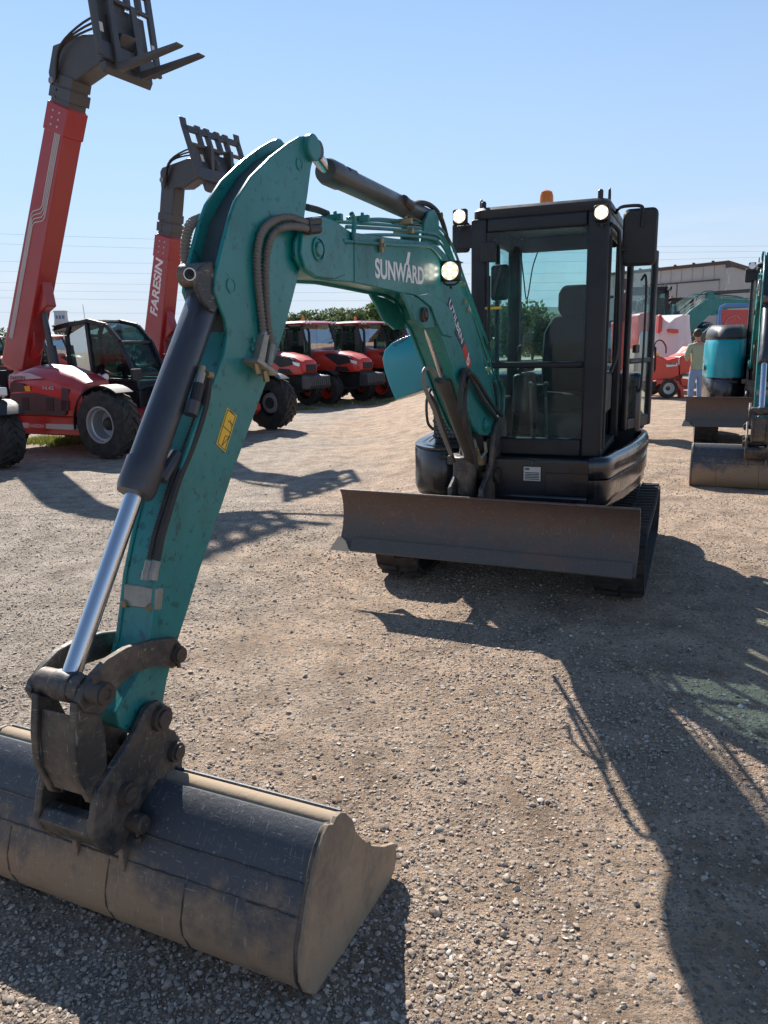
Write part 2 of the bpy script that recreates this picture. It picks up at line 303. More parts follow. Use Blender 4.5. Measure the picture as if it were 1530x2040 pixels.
# ---------------------------------------------------------------- ground
def gravel_material():
    mt,nt,b=newmat('gravel ground')
    L=nt.links.new
    tc=N(nt,'ShaderNodeTexCoord'); co=tc.outputs['Object']
    # dirt / gravel zones
    big=N(nt,'ShaderNodeTexNoise'); big.inputs['Scale'].default_value=.55; big.inputs['Detail'].default_value=8; big.inputs['Roughness'].default_value=.62; L(co,big.inputs['Vector'])
    s=N(nt,'ShaderNodeSeparateXYZ'); L(co,s.inputs[0])
    # greyer loose gravel towards -x, brown compacted dirt towards +x
    gx=N(nt,'ShaderNodeMapRange'); gx.inputs[1].default_value=.6; gx.inputs[2].default_value=-2.6; L(s.outputs[0],gx.inputs[0])
    a=N(nt,'ShaderNodeMath',operation='ADD'); L(gx.outputs[0],a.inputs[0]); 
    b2=N(nt,'ShaderNodeMath',operation='MULTIPLY_ADD'); b2.inputs[1].default_value=2.2; b2.inputs[2].default_value=-1.1; L(big.outputs[0],b2.inputs[0]); L(b2.outputs[0],a.inputs[1])
    zone=ramp(nt,a.outputs[0],.2,.75)
    dirt=N(nt,'ShaderNodeMixRGB'); dirt.inputs[1].default_value=(.62,.455,.33,1); dirt.inputs[2].default_value=(.51,.44,.37,1); L(zone.outputs[0],dirt.inputs[0])
    # tonal variation
    n2=N(nt,'ShaderNodeTexNoise'); n2.inputs['Scale'].default_value=3.2; n2.inputs['Detail'].default_value=10; n2.inputs['Roughness'].default_value=.7; L(co,n2.inputs['Vector'])
    r2=ramp(nt,n2.outputs[0],.34,.68,(.42,.39,.36,1),(1.36,1.32,1.28,1))
    m1=N(nt,'ShaderNodeMixRGB',blend_type='MULTIPLY'); m1.inputs[0].default_value=1; L(dirt.outputs[0],m1.inputs[1]); L(r2.outputs[0],m1.inputs[2])
    # pebble cells, three sizes
    cur=m1.outputs[0]; hs=[]
    for sc_,th,amt in((34,.52,.75),(75,.40,.7),(150,.30,.55)):
        warp=N(nt,'ShaderNodeTexNoise'); warp.inputs['Scale'].default_value=sc_*.6; L(co,warp.inputs['Vector'])
        va=N(nt,'ShaderNodeMixRGB'); va.inputs[0].default_value=.35/sc_; L(co,va.inputs[1]); L(warp.outputs['Color'],va.inputs[2])
        vo=N(nt,'ShaderNodeTexVoronoi'); vo.inputs['Scale'].default_value=sc_; L(va.outputs[0],vo.inputs['Vector'])
        sp=N(nt,'ShaderNodeSeparateColor'); L(vo.outputs['Color'],sp.inputs[0])
        # only some cells are stones
        mod=N(nt,'ShaderNodeMath',operation='MULTIPLY_ADD'); mod.inputs[1].default_value=-1.1; mod.inputs[2].default_value=th+.55; L(n2.outputs[0],mod.inputs[0])
        ms=N(nt,'ShaderNodeMath',operation='GREATER_THAN'); L(mod.outputs[0],ms.inputs[1]); L(sp.outputs[0],ms.inputs[0])
        ed=ramp(nt,vo.outputs['Distance'],.40,.52,(1,1,1,1),(0,0,0,1))
        mk=N(nt,'ShaderNodeMath',operation='MULTIPLY'); L(ms.outputs[0],mk.inputs[0]); L(ed.outputs[0],mk.inputs[1])
        cr=N(nt,'ShaderNodeValToRGB'); e=cr.color_ramp.elements; e[0].color=(.14,.115,.10,1); e[1].color=(.60,.54,.47,1)
        e2=cr.color_ramp.elements.new(.35); e2.color=(.28,.22,.175,1); e3=cr.color_ramp.elements.new(.7); e3.color=(.42,.34,.27,1); L(sp.outputs[1],cr.inputs[0])
        ma=N(nt,'ShaderNodeMath',operation='MULTIPLY'); ma.inputs[1].default_value=amt; L(mk.outputs[0],ma.inputs[0])
        mxc=N(nt,'ShaderNodeMixRGB'); L(ma.outputs[0],mxc.inputs[0]); L(cur,mxc.inputs[1]); L(cr.outputs[0],mxc.inputs[2]); cur=mxc.outputs[0]
        dm=N(nt,'ShaderNodeMapRange'); dm.inputs[1].default_value=.5; dm.inputs[2].default_value=.0; dm.inputs[3].default_value=0; dm.inputs[4].default_value=1; L(vo.outputs['Distance'],dm.inputs[0])
        hm=N(nt,'ShaderNodeMath',operation='MULTIPLY'); L(dm.outputs[0],hm.inputs[0]); L(ms.outputs[0],hm.inputs[1])
        hk=N(nt,'ShaderNodeMath',operation='MULTIPLY'); hk.inputs[1].default_value=14/sc_; L(hm.outputs[0],hk.inputs[0]); hs.append(hk.outputs[0])
    # dark oily / coal patches
    n5=N(nt,'ShaderNodeTexNoise'); n5.inputs['Scale'].default_value=1.3; n5.inputs['Detail'].default_value=9; n5.inputs['Roughness'].default_value=.8; L(co,n5.inputs['Vector'])
    r5=ramp(nt,n5.outputs[0],.62,.72); k5=N(nt,'ShaderNodeMath',operation='MULTIPLY'); k5.inputs[1].default_value=.4; L(r5.outputs[0],k5.inputs[0])
    m5=N(nt,'ShaderNodeMixRGB'); m5.inputs[2].default_value=(.12,.10,.085,1); L(k5.outputs[0],m5.inputs[0]); L(cur,m5.inputs[1])
    # wheel ruts and dragged streaks running across the yard
    cur=m5.outputs[0]
    for ang,st,sc_,k_ in((18,(.5,3.5,1),1.0,.10),(-52,(.5,4,1),.8,.08)):
        mp=N(nt,'ShaderNodeMapping'); mp.inputs['Rotation'].default_value=(0,0,R(ang)); mp.inputs['Scale'].default_value=st; L(co,mp.inputs[0])
        nn_=N(nt,'ShaderNodeTexNoise'); nn_.inputs['Scale'].default_value=sc_; nn_.inputs['Detail'].default_value=6; nn_.inputs['Roughness'].default_value=.6; L(mp.outputs[0],nn_.inputs['Vector'])
        rr_=ramp(nt,nn_.outputs[0],.40,.64,(.62,.60,.58,1),(1.22,1.2,1.17,1)); mm_=N(nt,'ShaderNodeMixRGB',blend_type='MULTIPLY'); mm_.inputs[0].default_value=k_*1.6; L(cur,mm_.inputs[1]); L(rr_.outputs[0],mm_.inputs[2]); cur=mm_.outputs[0]
    L(cur,b.inputs['Base Color'])
    b.inputs['Roughness'].default_value=.93; b.inputs['Specular IOR Level'].default_value=.25
    h=hs[0]
    for q in hs[1:]:
        ad=N(nt,'ShaderNodeMath',operation='ADD'); L(h,ad.inputs[0]); L(q,ad.inputs[1]); h=ad.outputs[0]
    n6=N(nt,'ShaderNodeTexNoise'); n6.inputs['Scale'].default_value=45; n6.inputs['Detail'].default_value=8; n6.inputs['Roughness'].default_value=.75; L(co,n6.inputs['Vector'])
    ad=N(nt,'ShaderNodeMath',operation='MULTIPLY_ADD'); ad.inputs[1].default_value=.85; L(n6.outputs[0],ad.inputs[0]); L(h,ad.inputs[2])
    bp=N(nt,'ShaderNodeBump'); bp.inputs['Strength'].default_value=1; bp.inputs['Distance'].default_value=.05; L(ad.outputs[0],bp.inputs['Height']); L(bp.outputs[0],b.inputs['Normal'])
    return mt
GRAVEL=gravel_material()
DROP=-.50      # the yard falls gently away towards the parked machines on the left
def sstep(a,b,t):
    t=min(1,max(0,(t-a)/(b-a))); return t*t*(3-2*t)
def gdrop(x,y): return DROP*sstep(6.6,11.0,y)*sstep(2.6,-.8,x)
def gh(x,y):
    d=math.hypot(x-.5,y-3); k=1/(1+d*.02)
    z=noise.noise(Vector((x*.9,y*.9,0)))*.012+noise.noise(Vector((x*4,y*4,3)))*.006
    if d<9: z+=noise.noise(Vector((x*16,y*16,5)))*.004
    return z*k-.004+gdrop(x,y)
n=430; bb=8.0; aa=.5
ts=np.linspace(-1,1,n)
xs=.5+aa*np.sinh(bb*ts); ys=3.2+aa*np.sinh(bb*ts)
vs=[(float(x),float(y),gh(x,y)) for y in ys for x in xs]
idx=np.arange(n*n).reshape(n,n)
fs=np.stack([idx[:-1,:-1],idx[:-1,1:],idx[1:,1:],idx[1:,:-1]],-1).reshape(-1,4)
me=bpy.data.meshes.new('ground'); me.from_pydata(vs,[],fs.tolist()); me.materials.append(GRAVEL)
me.polygons.foreach_set('use_smooth',[True]*len(me.polygons))
g=bpy.data.objects.new('ground',me); col.objects.link(g); tag(g,'brown and grey gravel yard',kind='structure')

# loose stones: one sheet of stuff, denser close by
def stone_material():
    mt,nt,b=newmat('stones'); L=nt.links.new
    ge=N(nt,'ShaderNodeNewGeometry'); cr=N(nt,'ShaderNodeValToRGB'); e=cr.color_ramp.elements; e[0].color=(.10,.08,.07,1); e[1].color=(.68,.62,.54,1)
    for p,c in((.15,(.25,.20,.165,1)),(.5,(.37,.295,.23,1)),(.8,(.44,.37,.30,1)),(.95,(.5,.44,.38,1))):
        q=cr.color_ramp.elements.new(p); q.color=c
    L(ge.outputs['Random Per Island'],cr.inputs[0])
    n1=noise_n(nt,60,6,.7); r=ramp(nt,n1.outputs[0],.3,.7,(.7,.7,.7,1),(1.15,1.12,1.1,1)); mxx=N(nt,'ShaderNodeMixRGB',blend_type='MULTIPLY'); mxx.inputs[0].default_value=1
    L(cr.outputs[0],mxx.inputs[1]); L(r.outputs[0],mxx.inputs[2]); L(mxx.outputs[0],b.inputs['Base Color']); b.inputs['Roughness'].default_value=.9
    bp=N(nt,'ShaderNodeBump'); bp.inputs['Strength'].default_value=.6; bp.inputs['Distance'].default_value=.003; L(n1.outputs[0],bp.inputs['Height']); L(bp.outputs[0],b.inputs['Normal'])
    return mt
def ico(sub):
    bm=bmesh.new(); bmesh.ops.create_icosphere(bm,subdivisions=sub,radius=1); bm.verts.ensure_lookup_table()
    v=np.array([tuple(q.co) for q in bm.verts]); f=np.array([[w.index for w in p.verts] for p in bm.faces]); bm.free(); return v,f
rng=np.random.default_rng(5)
V1,F1=ico(1); V2,F2=ico(2)
def scatter(name,count,smin,smax,big=False,ymax=16,mat=None,pw=2.6,label=None,ex=2.2):
    V,F=(V2,F2) if big else (V1,F1)
    av=[];af=[];nv=len(V);k=0
    while k<count:
        y=.7+ (ymax-.7)*rng.random()**pw
        hw=(y*.62+.9); x=rng.uniform(-hw,hw)+.05*y
        q=noise.noise(Vector((x*.8,y*.8,9)))+(-.25*x*.5 if x<0 else -.05*x)
        if rng.random()>.62+q*1.1: continue
        s=smin*(smax/smin)**(rng.random()**ex); 
        sc3=np.array([s*rng.uniform(.7,1.3),s*rng.uniform(.7,1.2),s*rng.uniform(.45,.8)])
        P=V*(1+rng.uniform(-.22,.22,(nv,1)))*sc3
        t=rng.uniform(0,6.28); c_,s_=math.cos(t),math.sin(t)
        tl=rng.uniform(-.4,.4)
        P=P@np.array([[1,0,0],[0,math.cos(tl),-math.sin(tl)],[0,math.sin(tl),math.cos(tl)]])
        P=P@np.array([[c_,-s_,0],[s_,c_,0],[0,0,1]])
        P+=np.array([x,y,gh(x,y)+sc3[2]*rng.uniform(.05,.5)])
        av.append(P); af.append(F+k*nv); k+=1
    me=bpy.data.meshes.new(name); v=np.concatenate(av); f=np.concatenate(af)
    me.vertices.add(len(v)); me.vertices.foreach_set('co',v.ravel()); me.loops.add(f.size); me.loops.foreach_set('vertex_index',f.ravel())
    me.polygons.add(len(f)); me.polygons.foreach_set('loop_start',np.arange(0,f.size,3)); me.polygons.foreach_set('loop_total',np.full(len(f),3)); me.update(); me.validate()
    me.materials.append(mat); me.polygons.foreach_set('use_smooth',[True]*len(f))
    me.set_sharp_from_angle(angle=R(38))
    ob=bpy.data.objects.new(name,me); col.objects.link(ob); tag(ob,label,kind='stuff'); return ob
STONE=stone_material()
scatter('gravel',230000,.0019,.0085,False,13,STONE,2.4,'loose grey and tan gravel over the yard')
scatter('pebbles',750,.008,.017,True,14,STONE,2.0,'scattered larger pebbles and stones on the gravel')

scatter('clods',20000,.004,.013,False,12,STONE,2.3,'loose dirt clods and mid sized stones over the yard',1.3)
# ---------------------------------------------------------------- the compact excavator
AC=-.19                       # arm centre plane (arm frame x)
def P2(pix,x):                # pixels -> (y,z) profile on arm plane x
    return [(p.y,p.z) for p in (pa(u,v,x) for u,v in pix)]
def inset(poly,d):
    n=len(poly); out=[]; ar=sum(poly[i][0]*poly[(i+1)%n][1]-poly[(i+1)%n][0]*poly[i][1] for i in range(n)); sg=1 if ar>0 else -1
    for i in range(n):
        p=Vector(poly[i-1]);q=Vector(poly[i]);r=Vector(poly[(i+1)%n]); a=(q-p).normalized(); b=(r-q).normalized()
        nn=(Vector((-a.y,a.x))+Vector((-b.y,b.x))); 
        if nn.length<1e-6: nn=Vector((-a.y,a.x))
        nn.normalize(); out.append(tuple(q+nn*d*sg))
    return out
def boss(mb,u,v,x0,x1,r,n=24): 
    xm=x1
    p=pa(u,v,xm); mb.cyl((x0,p.y,p.z),(x1,p.y,p.z),r,n=n); return p

def rubber_track(parent,xc):
    y0,y1,rr,wd=-.69,.92,.205,.30; zc=rr+.018
    pts=[]
    L=y1-y0; nseg=14
    for i in range(nseg): pts.append((y0+L*i/nseg,zc-rr,0,-1))
    for i in range(12):
        t=-math.pi/2+math.pi*i/12; pts.append((y1+math.cos(t)*rr,zc+math.sin(t)*rr,math.cos(t),math.sin(t)))
    for i in range(nseg):
        q=i/nseg; pts.append((y1-L*q,zc+rr-.02*math.sin(q*math.pi),0,1))
    for i in range(12):
        t=math.pi/2+math.pi*i/12; pts.append((y0+math.cos(t)*rr,zc+math.sin(t)*rr,math.cos(t),math.sin(t)))
    mb=MB(); n=len(pts); vs=[]
    for y,z,ny,nz in pts:
        vs+=[(xc-wd/2,y,z),(xc+wd/2,y,z),(xc+wd/2,y-ny*.03,z-nz*.03),(xc-wd/2,y-ny*.03,z-nz*.03)]
    fs=[]
    for i in range(n):
        j=(i+1)%n
        for k in range(4): fs.append((i*4+k,i*4+(k+1)%4,j*4+(k+1)%4,j*4+k))
    mb.add(vs,fs)
    # lugs: staggered bars, each half the width, slanted
    P=[Vector((p[0],p[1])) for p in pts]; Nn=[Vector((p[2],p[3])) for p in pts]
    cum=[0]
    for i in range(n): cum.append(cum[-1]+(P[(i+1)%n]-P[i]).length)
    T=cum[-1]; nl=44
    def at(s_):
        s_%=T
        for i in range(n):
            if cum[i]<=s_<=cum[i+1]:
                f=(s_-cum[i])/(cum[i+1]-cum[i]+1e-9); p=P[i].lerp(P[(i+1)%n],f); q=Nn[i].lerp(Nn[(i+1)%n],f); q.normalize(); return p,q
    for k in range(nl):
        for side in(-1,1):
            s0=T*(k+(.25 if side>0 else 0))/nl
            ring=[]
            for (fx,ds) in((.02,.022),(.47,.0)):
                x=xc+side*wd*fx
                a1,q1=at(s0+ds-.016); a2,q2=at(s0+ds+.016); b1=a1+q1*.020; b2=a2+q2*.020
                ring.append([(x,a1.x,a1.y),(x,a2.x,a2.y),(x,b2.x+(a1-a2).x*.15,b2.y+(a1-a2).y*.15),(x,b1.x-(a1-a2).x*.15,b1.y-(a1-a2).y*.15)])
            mb.loft(ring)
    t=mb.build('rubber_track',RUBBER,parent,smooth=25)
    for y,nm in((y0,'idler_wheel'),(y1,'drive_sprocket')):
        w=MB(); 
        for sx in(-1,1):
            w.lathe((xc+sx*.02,y,zc),(sx,0,0),[(0,.165),(.05,.165),(.055,.13),(.04,.12),(.04,.07),(.09,.065),(.095,0)])
        if nm=='drive_sprocket':
            for i in range(12):
                a=2*math.pi*i/12; w.box((xc,y+math.cos(a)*.165,zc+math.sin(a)*.165),(.06,.03,.03))
        w.build(nm,STEEL,t,bevel=.003)
    for i in range(5):
        r_=MB(); yy=y0+.26+i*(L-.5)/4
        r_.lathe((xc-.09,yy,.085),(1,0,0),[(0,0),(0,.05),(.05,.055),(.05,.035),(.13,.035),(.13,.055),(.18,.05),(.18,0)],16); r_.build('track_roller',STEEL,t)
    fr=MB(); fr.prism([(y0+.05,.12),(y1-.14,.12),(y1-.12,.30),(y1-.3,.33),(y0+.2,.33),(y0+.05,.28)],xc-.06,xc+.06); fr.build('track_beam',DGREY,t,bevel=.008)

def resample2(pts,st): return [(p.x,p.y) for p in resample([Vector((a,b,0)) for a,b in pts],st)]
def make_excavator(name,label,openhood=True):
    LEDM=LED if openhood else LAMPL
    root=empty(name,O1,-A_ROOT,label,'excavator')
    rubber_track(root,.665); rubber_track(root,-.80)
    f=MB(); f.b2(-.64,.50,-.30,.45,.22,.42); f.b2(-.72,.60,-.12,.20,.24,.36); f.cyl((-.05,.05,.40),(-.05,.05,.56),.30,n=32); f.build('track_frame',DGREY,root,bevel=.01)
    # blade arms + cylinder
    for x in(-.42,.30):
        a=MB(); a.prism([(-.28,.34),(-.28,.24),(-1.10,.37),(-1.10,.46)],x-.035,x+.035); a.build('blade_arm',DGREY,root,bevel=.008)
    a=MB(); a.cyl((-.06,-.30,.42),(-.06,-.80,.46),.04); a.cyl((-.06,-.80,.46),(-.06,-1.15,.49),.02); a.build('blade_cylinder',CYLG,root)
    # dozer blade: curved mouldboard
    bl=MB(); bx0,bx1=-1.085,.79
    prof=[(-1.185,.672),(-1.168,.64),(-1.152,.58),(-1.150,.50),(-1.168,.42),(-1.205,.355),(-1.262,.300)]
    BX=Matrix.Translation((-.15,-1.2,0))@Matrix.Rotation(R(-2.6),4,'Z')@Matrix.Translation((.15,1.2,0))
    sh=[(y,z) for y,z in prof]+[(y+.016,z+.004) for y,z in reversed(prof)]
    bl.prism(sh,bx0,bx1)
    BL=bl.build('dozer_blade',BLADEM,root,smooth=40,xf=BX)
    e=MB(); e.cyl((bx0,-1.181,.674),(bx1,-1.181,.674),.009,n=10); e.build('top_bead',BLADEM,BL,xf=BX)
    e=MB(); e.prism([(-1.265,.290),(-1.200,.358),(-1.214,.370),(-1.279,.300)],bx0+.10,bx1-.02); e.build('cutting_edge',BLADEM,BL,xf=BX)
    e=MB()
    e.add([(bx0-.035,-1.27,.30),(bx0+.10,-1.275,.297),(bx0+.055,-1.218,.352),(bx0+.0,-1.196,.368),(bx0-.012,-1.198,.37)],[(0,1,2,3,4)]); e.add([(bx0-.035,-1.255,.30),(bx0+.10,-1.26,.297),(bx0+.055,-1.203,.352),(bx0,-1.181,.368),(bx0-.012,-1.183,.37)],[(4,3,2,1,0)])
    e.v=[p+Vector((0,-.022,-.004)) for p in e.v]; e.build('corner_wear_plate',paint('bare tan steel',(.26,.21,.16),.55,.4,coat=0),BL,xf=BX)
    for x in(-.43,.31,-.9,.66):
        e=MB(); e.prism([(-1.16,.64),(-1.12,.56),(-1.13,.44),(-1.24,.325),(-1.10,.38),(-1.06,.56)],x-.008,x+.008); e.v=[p+Vector((0,.035,0)) for p in e.v]; e.build('stiffener',BLADEM,BL,xf=BX)

    # ---- upper structure
    d=MB()
    # deck slab with bulging sides, front chamfer
    out=[(-.30,-.86),(.46,-.88),(.555,-.80),(.64,-.45),(.70,0),(.71,.45),(.66,.85),(.50,1.08),(.1,1.2),(-.4,1.2),(-.76,1.02),(-.86,.6),(-.86,.1),(-.80,-.45),(-.30,-.52)]
    d.prism(out,.57,.66,axis=2); DK=d.build('deck',BLACK,root,bevel=.02,seg=3)
    # side skirts: rounded upper and lower bands to the viewer's right
    def band(pts,zs,name,mat):
        rings=[]
        for off,z in zs: rings.append([(x+off*nx,y+off*ny,z) for (x,y,nx,ny) in pts])
        m_=MB(); m_.loft(rings,close=False,caps=False); nb=len(m_.f)
        # give it thickness
        rings2=[[(x+(off-.02)*nx,y+(off-.02)*ny,z) for (x,y,nx,ny) in pts] for off,z in zs]; m_.loft(rings2,close=False,caps=False)
        a=rings[0];b=rings2[0]; m_.loft([a,b],close=False,caps=False); m_.loft([rings[-1],rings2[-1]],close=False,caps=False)
        return m_.build(name,mat,root,smooth=50)
    cont=[]
    raw=spline([(.46,-.885,0),(.50,-.875,0),(.565,-.82,0),(.60,-.60,0),(.665,-.2,0),(.70,.25,0),(.70,.6,0),(.64,.88,0),(.45,1.1,0),(0,1.19,0)],6)
    for i,p in enumerate(raw):
        t=raw[min(i+1,len(raw)-1)]-raw[max(i-1,0)]; t.normalize(); cont.append((p.x,p.y,t.y,-t.x))
    band(cont,[(-.015,.905),(.012,.895),(.022,.87),(.022,.80),(.012,.775)],'upper_skirt',BLACK)
    band(cont,[(.0,.772),(.016,.765),(.016,.66),(-.01,.60),(-.05,.565)],'lower_skirt',BLACK)
    # left front lower housing (round black corner with lamp cluster)
    raw=spline([(-.36,-.50,0),(-.42,-.66,0),(-.55,-.72,0),(-.68,-.66,0),(-.79,-.50,0),(-.85,-.2,0),(-.88,.2,0),(-.86,.6,0),(-.74,.98,0),(-.4,1.17,0),(0,1.21,0)],6); c2=[]
    for i,p in enumerate(raw):
        t=raw[min(i+1,len(raw)-1)]-raw[max(i-1,0)]; t.normalize(); c2.append((p.x,p.y,-t.y,t.x))
    band(c2,[(-.08,.915),(-.02,.905),(0,.88),(.0,.62),(-.02,.57),(-.07,.545)],'corner_housing',BLACK)
    q=MB(); q.prism([(p.x,p.y) for p in raw]+[(.0,.2),(-.36,-.2)],.895,.91,axis=2); q.build('housing_top',BLACK,root)
    for i,(u,v) in enumerate(((877,910),(886,910),(895,911))):
        p=pf(u,v,-.735); q=MB(); q.cyl((p.x,-.70,p.z),(p.x,-.738,p.z),.017,n=14); q.build('marker_lamp',PLAST,root)
    # front apron under the cab
    q=MB(); q.b2(-.32,.50,-.865,-.80,.60,.885); AP=q.build('front_apron',BLACK,root,bevel=.015,seg=3)
    q=MB(); q.b2(.20,.49,-.875,-.868,.66,.80); q.build('access_panel',BLACK,AP,bevel=.006)
    pl=MB(); a0=pf(1043,957,-.878); a1=pf(1077,931,-.878); pl.b2(a0.x,a1.x,-.8785,-.8715,a0.z,a1.z); PL=pl.build('data_plate',LIGHTG,AP)
    q=MB()
    for k in range(5): q.b2(a0.x+.008,a1.x-.008,-.8800,-.8787,a0.z+.008+k*.010,a0.z+.013+k*.010)
    q.b2(a0.x+.008,a0.x+.035,-.88,-.8787,a1.z-.018,a1.z-.008); q.build('plate_print',INK,PL)
    q=MB()
    for i in range(5):
        for j in range(4): q.cyl((.13+i*.017+(j%2)*.008,-.866,.735+j*.015),(.13+i*.017+(j%2)*.008,-.869,.735+j*.015),.004,n=8)
    q.build('speaker_holes',INK,AP)
    p=pf(1061,922,-.87); q=MB(); q.cyl((p.x,-.865,p.z),(p.x,-.878,p.z),.009,n=12); q.build('bolt',STEEL,AP)
    # engine bay: block, radiator and mesh, right side of machine (viewer's left)
    q=MB(); q.b2(-.80,-.42,-.05,1.05,.91,1.28); q.build('engine_bay',DGREY,root,bevel=.03)
    q=MB(); q.b2(-.70,-.42,-.36,-.30,.93,1.30); RD=q.build('radiator',PLAST,root,bevel=.01)
    q=MB()
    for i in range(10):
        for j in range(13):
            x=-.69+i*.028; z=.95+j*.027; q.lathe((x+(j%2)*.014,-.365,z),(0,-1,0),[(0,.012),(.006,.012),(.006,.008),(0,.008)],6)
    q.build('radiator_guard',GREYP,RD)
    # counterweight / rear
    q=MB(); rw=[(-.83,.55),(-.72,.98),(-.4,1.17),(0,1.2),(.42,1.1),(.62,.86),(.66,.55)]; q.prism(rw,.66,1.35,axis=2); q.build('counterweight',BLACK,root,bevel=.04,seg=3)
    if openhood:
        # opened teal side cover, hinged up on the viewer's left
        c=[pf(u,v,-.12) for u,v in((790,797),(778,768),(768,738),(764,715),(769,697),(783,683),(805,672),(828,664),(850,668),(858,690),(872,728),(884,762))]
        poly=[(p.x,p.z) for p in c]
        q=MB()
        rings=[[(x,-.12,z) for x,z in poly],[(x-.0,-.02,z+.015) for x,z in poly],[(x+.02,.12,z+.02) for x,z in inset(poly,-.01)],[(x+.04,.26,z+.01) for x,z in inset(poly,.01)]]
        cx=sum(a for a,b in poly)/len(poly); cz=sum(b for a,b in poly)/len(poly)
        rings=[[(cx+(x-cx)*k,y,cz+(z-cz)*k+dz) for x,z in poly] for k,y,dz in((.94,-.155,0),(.985,-.148,0),(1,-.128,0),(1.005,.0,.0),(.99,.22,.0))]
        q.loft(rings); HD=q.build('side_cover',TEALB,root,smooth=50)
        p0=pf(786,690,-.157); M=basis(Vector((poly[3][0]+.03,-.02,poly[4][1]+.0)),(1,0,.62),(0,1,.0))
        q=text_mb('UTILBEN',.06,basis(Vector(pf(786,691,-.158)),(Vector(pf(815,672,-.158))-Vector(pf(786,691,-.158))),(.2,0,1)),target_w=.14,bold=.001); q.build('cover_lettering',NAVY,HD)
        q=MB(); q.cyl((-.60,-.05,1.30),(-.62,.10,1.05),.012); q.build('gas_strut',CHROME,root)
    else:
        q=MB()
        rings=[]
        base=[(-.36,-.52),(-.44,-.66),(-.66,-.68),(-.80,-.52),(-.87,-.1),(-.87,.6),(-.72,.98),(-.36,1.1)]
        base=[(p.x,p.y) for p in spline([(a,b,0) for a,b in base+[base[0]]],5)][:-1]
        for k,z in((1,.91),(1.0,1.05),(.99,1.35),(.95,1.42)): rings.append([(-.45+(x+.45)*k,.2+(y-.2)*k,z) for x,y in base])
        q.loft(rings); q.build('side_cover',TEALB,root,smooth=40)
        q=MB(); rings=[[(-.45+(x+.45)*k,.2+(y-.2)*k,z) for x,y in base] for k,z in((.94,1.425),(.97,1.46),(.93,1.56),(.8,1.62))]; q.loft(rings); q.build('top_cover',DGREY,root,smooth=50)
        q=MB(); q.b2(-.884,-.874,-.3,-.1,1.0,1.08); q.build('cover_label',LIGHTG,root)

    # ---- cab
    X0,X1,Y0,Y1,Z0,Z1=-.315,.515,-.76,.36,.885,2.40
    c=MB()
    def post(x0,x1,y0,y1,z0,z1): c.b2(x0,x1,y0,y1,z0,z1)
    post(X0,X0+.10,Y0,Y0+.07,Z0,Z1-.06); 
    post(X1-.125,X1,Y0,Y0+.09,Z0,Z1-.06)
    post(X0,X0+.09,Y1-.09,Y1,Z0,Z1-.06); post(X1-.06,X1,Y1-.09,Y1,Z0,Z1-.06)
    post(X0+.10,X1-.125,Y0,Y0+.07,Z1-.145,Z1-.06)          # header
    post(X0+.10,X1-.125,Y0,Y0+.07,Z0,Z0+.115)               # sill
    post(X0+.10,X1-.125,Y0+.005,Y0+.05,1.435,1.475)           # transom between panes
    post(X0+.005,X0+.05,Y0+.07,Y1-.09,Z0,1.20)            # left wall low
    post(X0+.005,X0+.05,Y0+.07,Y1-.09,Z1-.16,Z1-.06)
    post(X1-.05,X1-.005,Y0+.09,Y1-.06,Z1-.16,Z1-.06)
    post(X0+.09,X1-.06,Y1-.05,Y1-.005,Z0,1.28)              # rear wall
    post(X0+.09,X1-.06,Y1-.05,Y1-.005,Z1-.16,Z1-.06)
    post(X0+.02,X0+.05,-.22,-.17,1.20,Z1-.16)
    CAB=c.build('cab_frame',CABB,root,bevel=.018,seg=3)
    # rounded corner fillets of the front glass opening
    q=MB()
    for (cx,cz,sx,sz,r_) in((X0+.10,Z1-.145,1,-1,.11),(X1-.125,Z1-.145,-1,-1,.05),(X0+.10,Z0+.115,1,1,.06),(X1-.125,Z0+.115,-1,1,.08)):
        poly=[(cx,cz)]+[(cx+sx*r_*(1-math.sin(t)),cz+sz*r_*(1-math.cos(t))) for t in [math.pi/2*k/8 for k in range(9)]]
        q.prism(poly,Y0+.008,Y0+.05,axis=1)
    q.build('glass_seal',PLAST,CAB)
    r_=MB(); 
    rings=[]
    for k,z in((.985,Z1-.062),(.995,Z1-.05),(.995,Z1-.012),(.96,Z1+.006),(.80,Z1+.012)):
        cx,cy=(X0+X1)/2,(Y0+Y1)/2+.02; hx,hy=(X1-X0)/2*k,(Y1-Y0)/2*k+.02
        ring=[]
        for (sx,sy) in((1,1),(-1,1),(-1,-1),(1,-1)):
            for t in range(5):
                a=[0,90,180,270][[(1,1),(-1,1),(-1,-1),(1,-1)].index((sx,sy))]+t*22.5; rr=.08
                ring.append((cx+sx*(hx-rr)+rr*math.cos(R(a)),cy+sy*(hy-rr)+rr*math.sin(R(a)),z))
        rings.append(ring)
    r_.loft(rings); RF=r_.build('cab_roof',CABB,root,smooth=40)
    for (x,y,h) in((.45,-.70,.05),(-.25,-.70,.04),(.46,.22,.05)):
        q=MB(); q.lathe((x,y,Z1),(0,0,1),[(0,.016),(h,.016),(h+.008,.010),(h+.009,0)],12); q.build('roof_stud',PLAST,RF)
    for x in(-.29,.49):
        q=MB(); q.tube(spline([(x,-.62,Z1-.01),(x,-.62,Z1+.05),(x,-.60,Z1+.075),(x,-.57,Z1+.05),(x,-.57,Z1-.01)],5),.006); q.build('lifting_eye',CABB,RF)
    q=MB(); q.lathe((.085,-.42,Z1+.005),(0,0,1),[(0,.05),(.03,.05),(.03,.044),(.09,.042),(.115,.034),(.125,.015),(.126,0)],20); q.build('beacon',ORNG,RF)
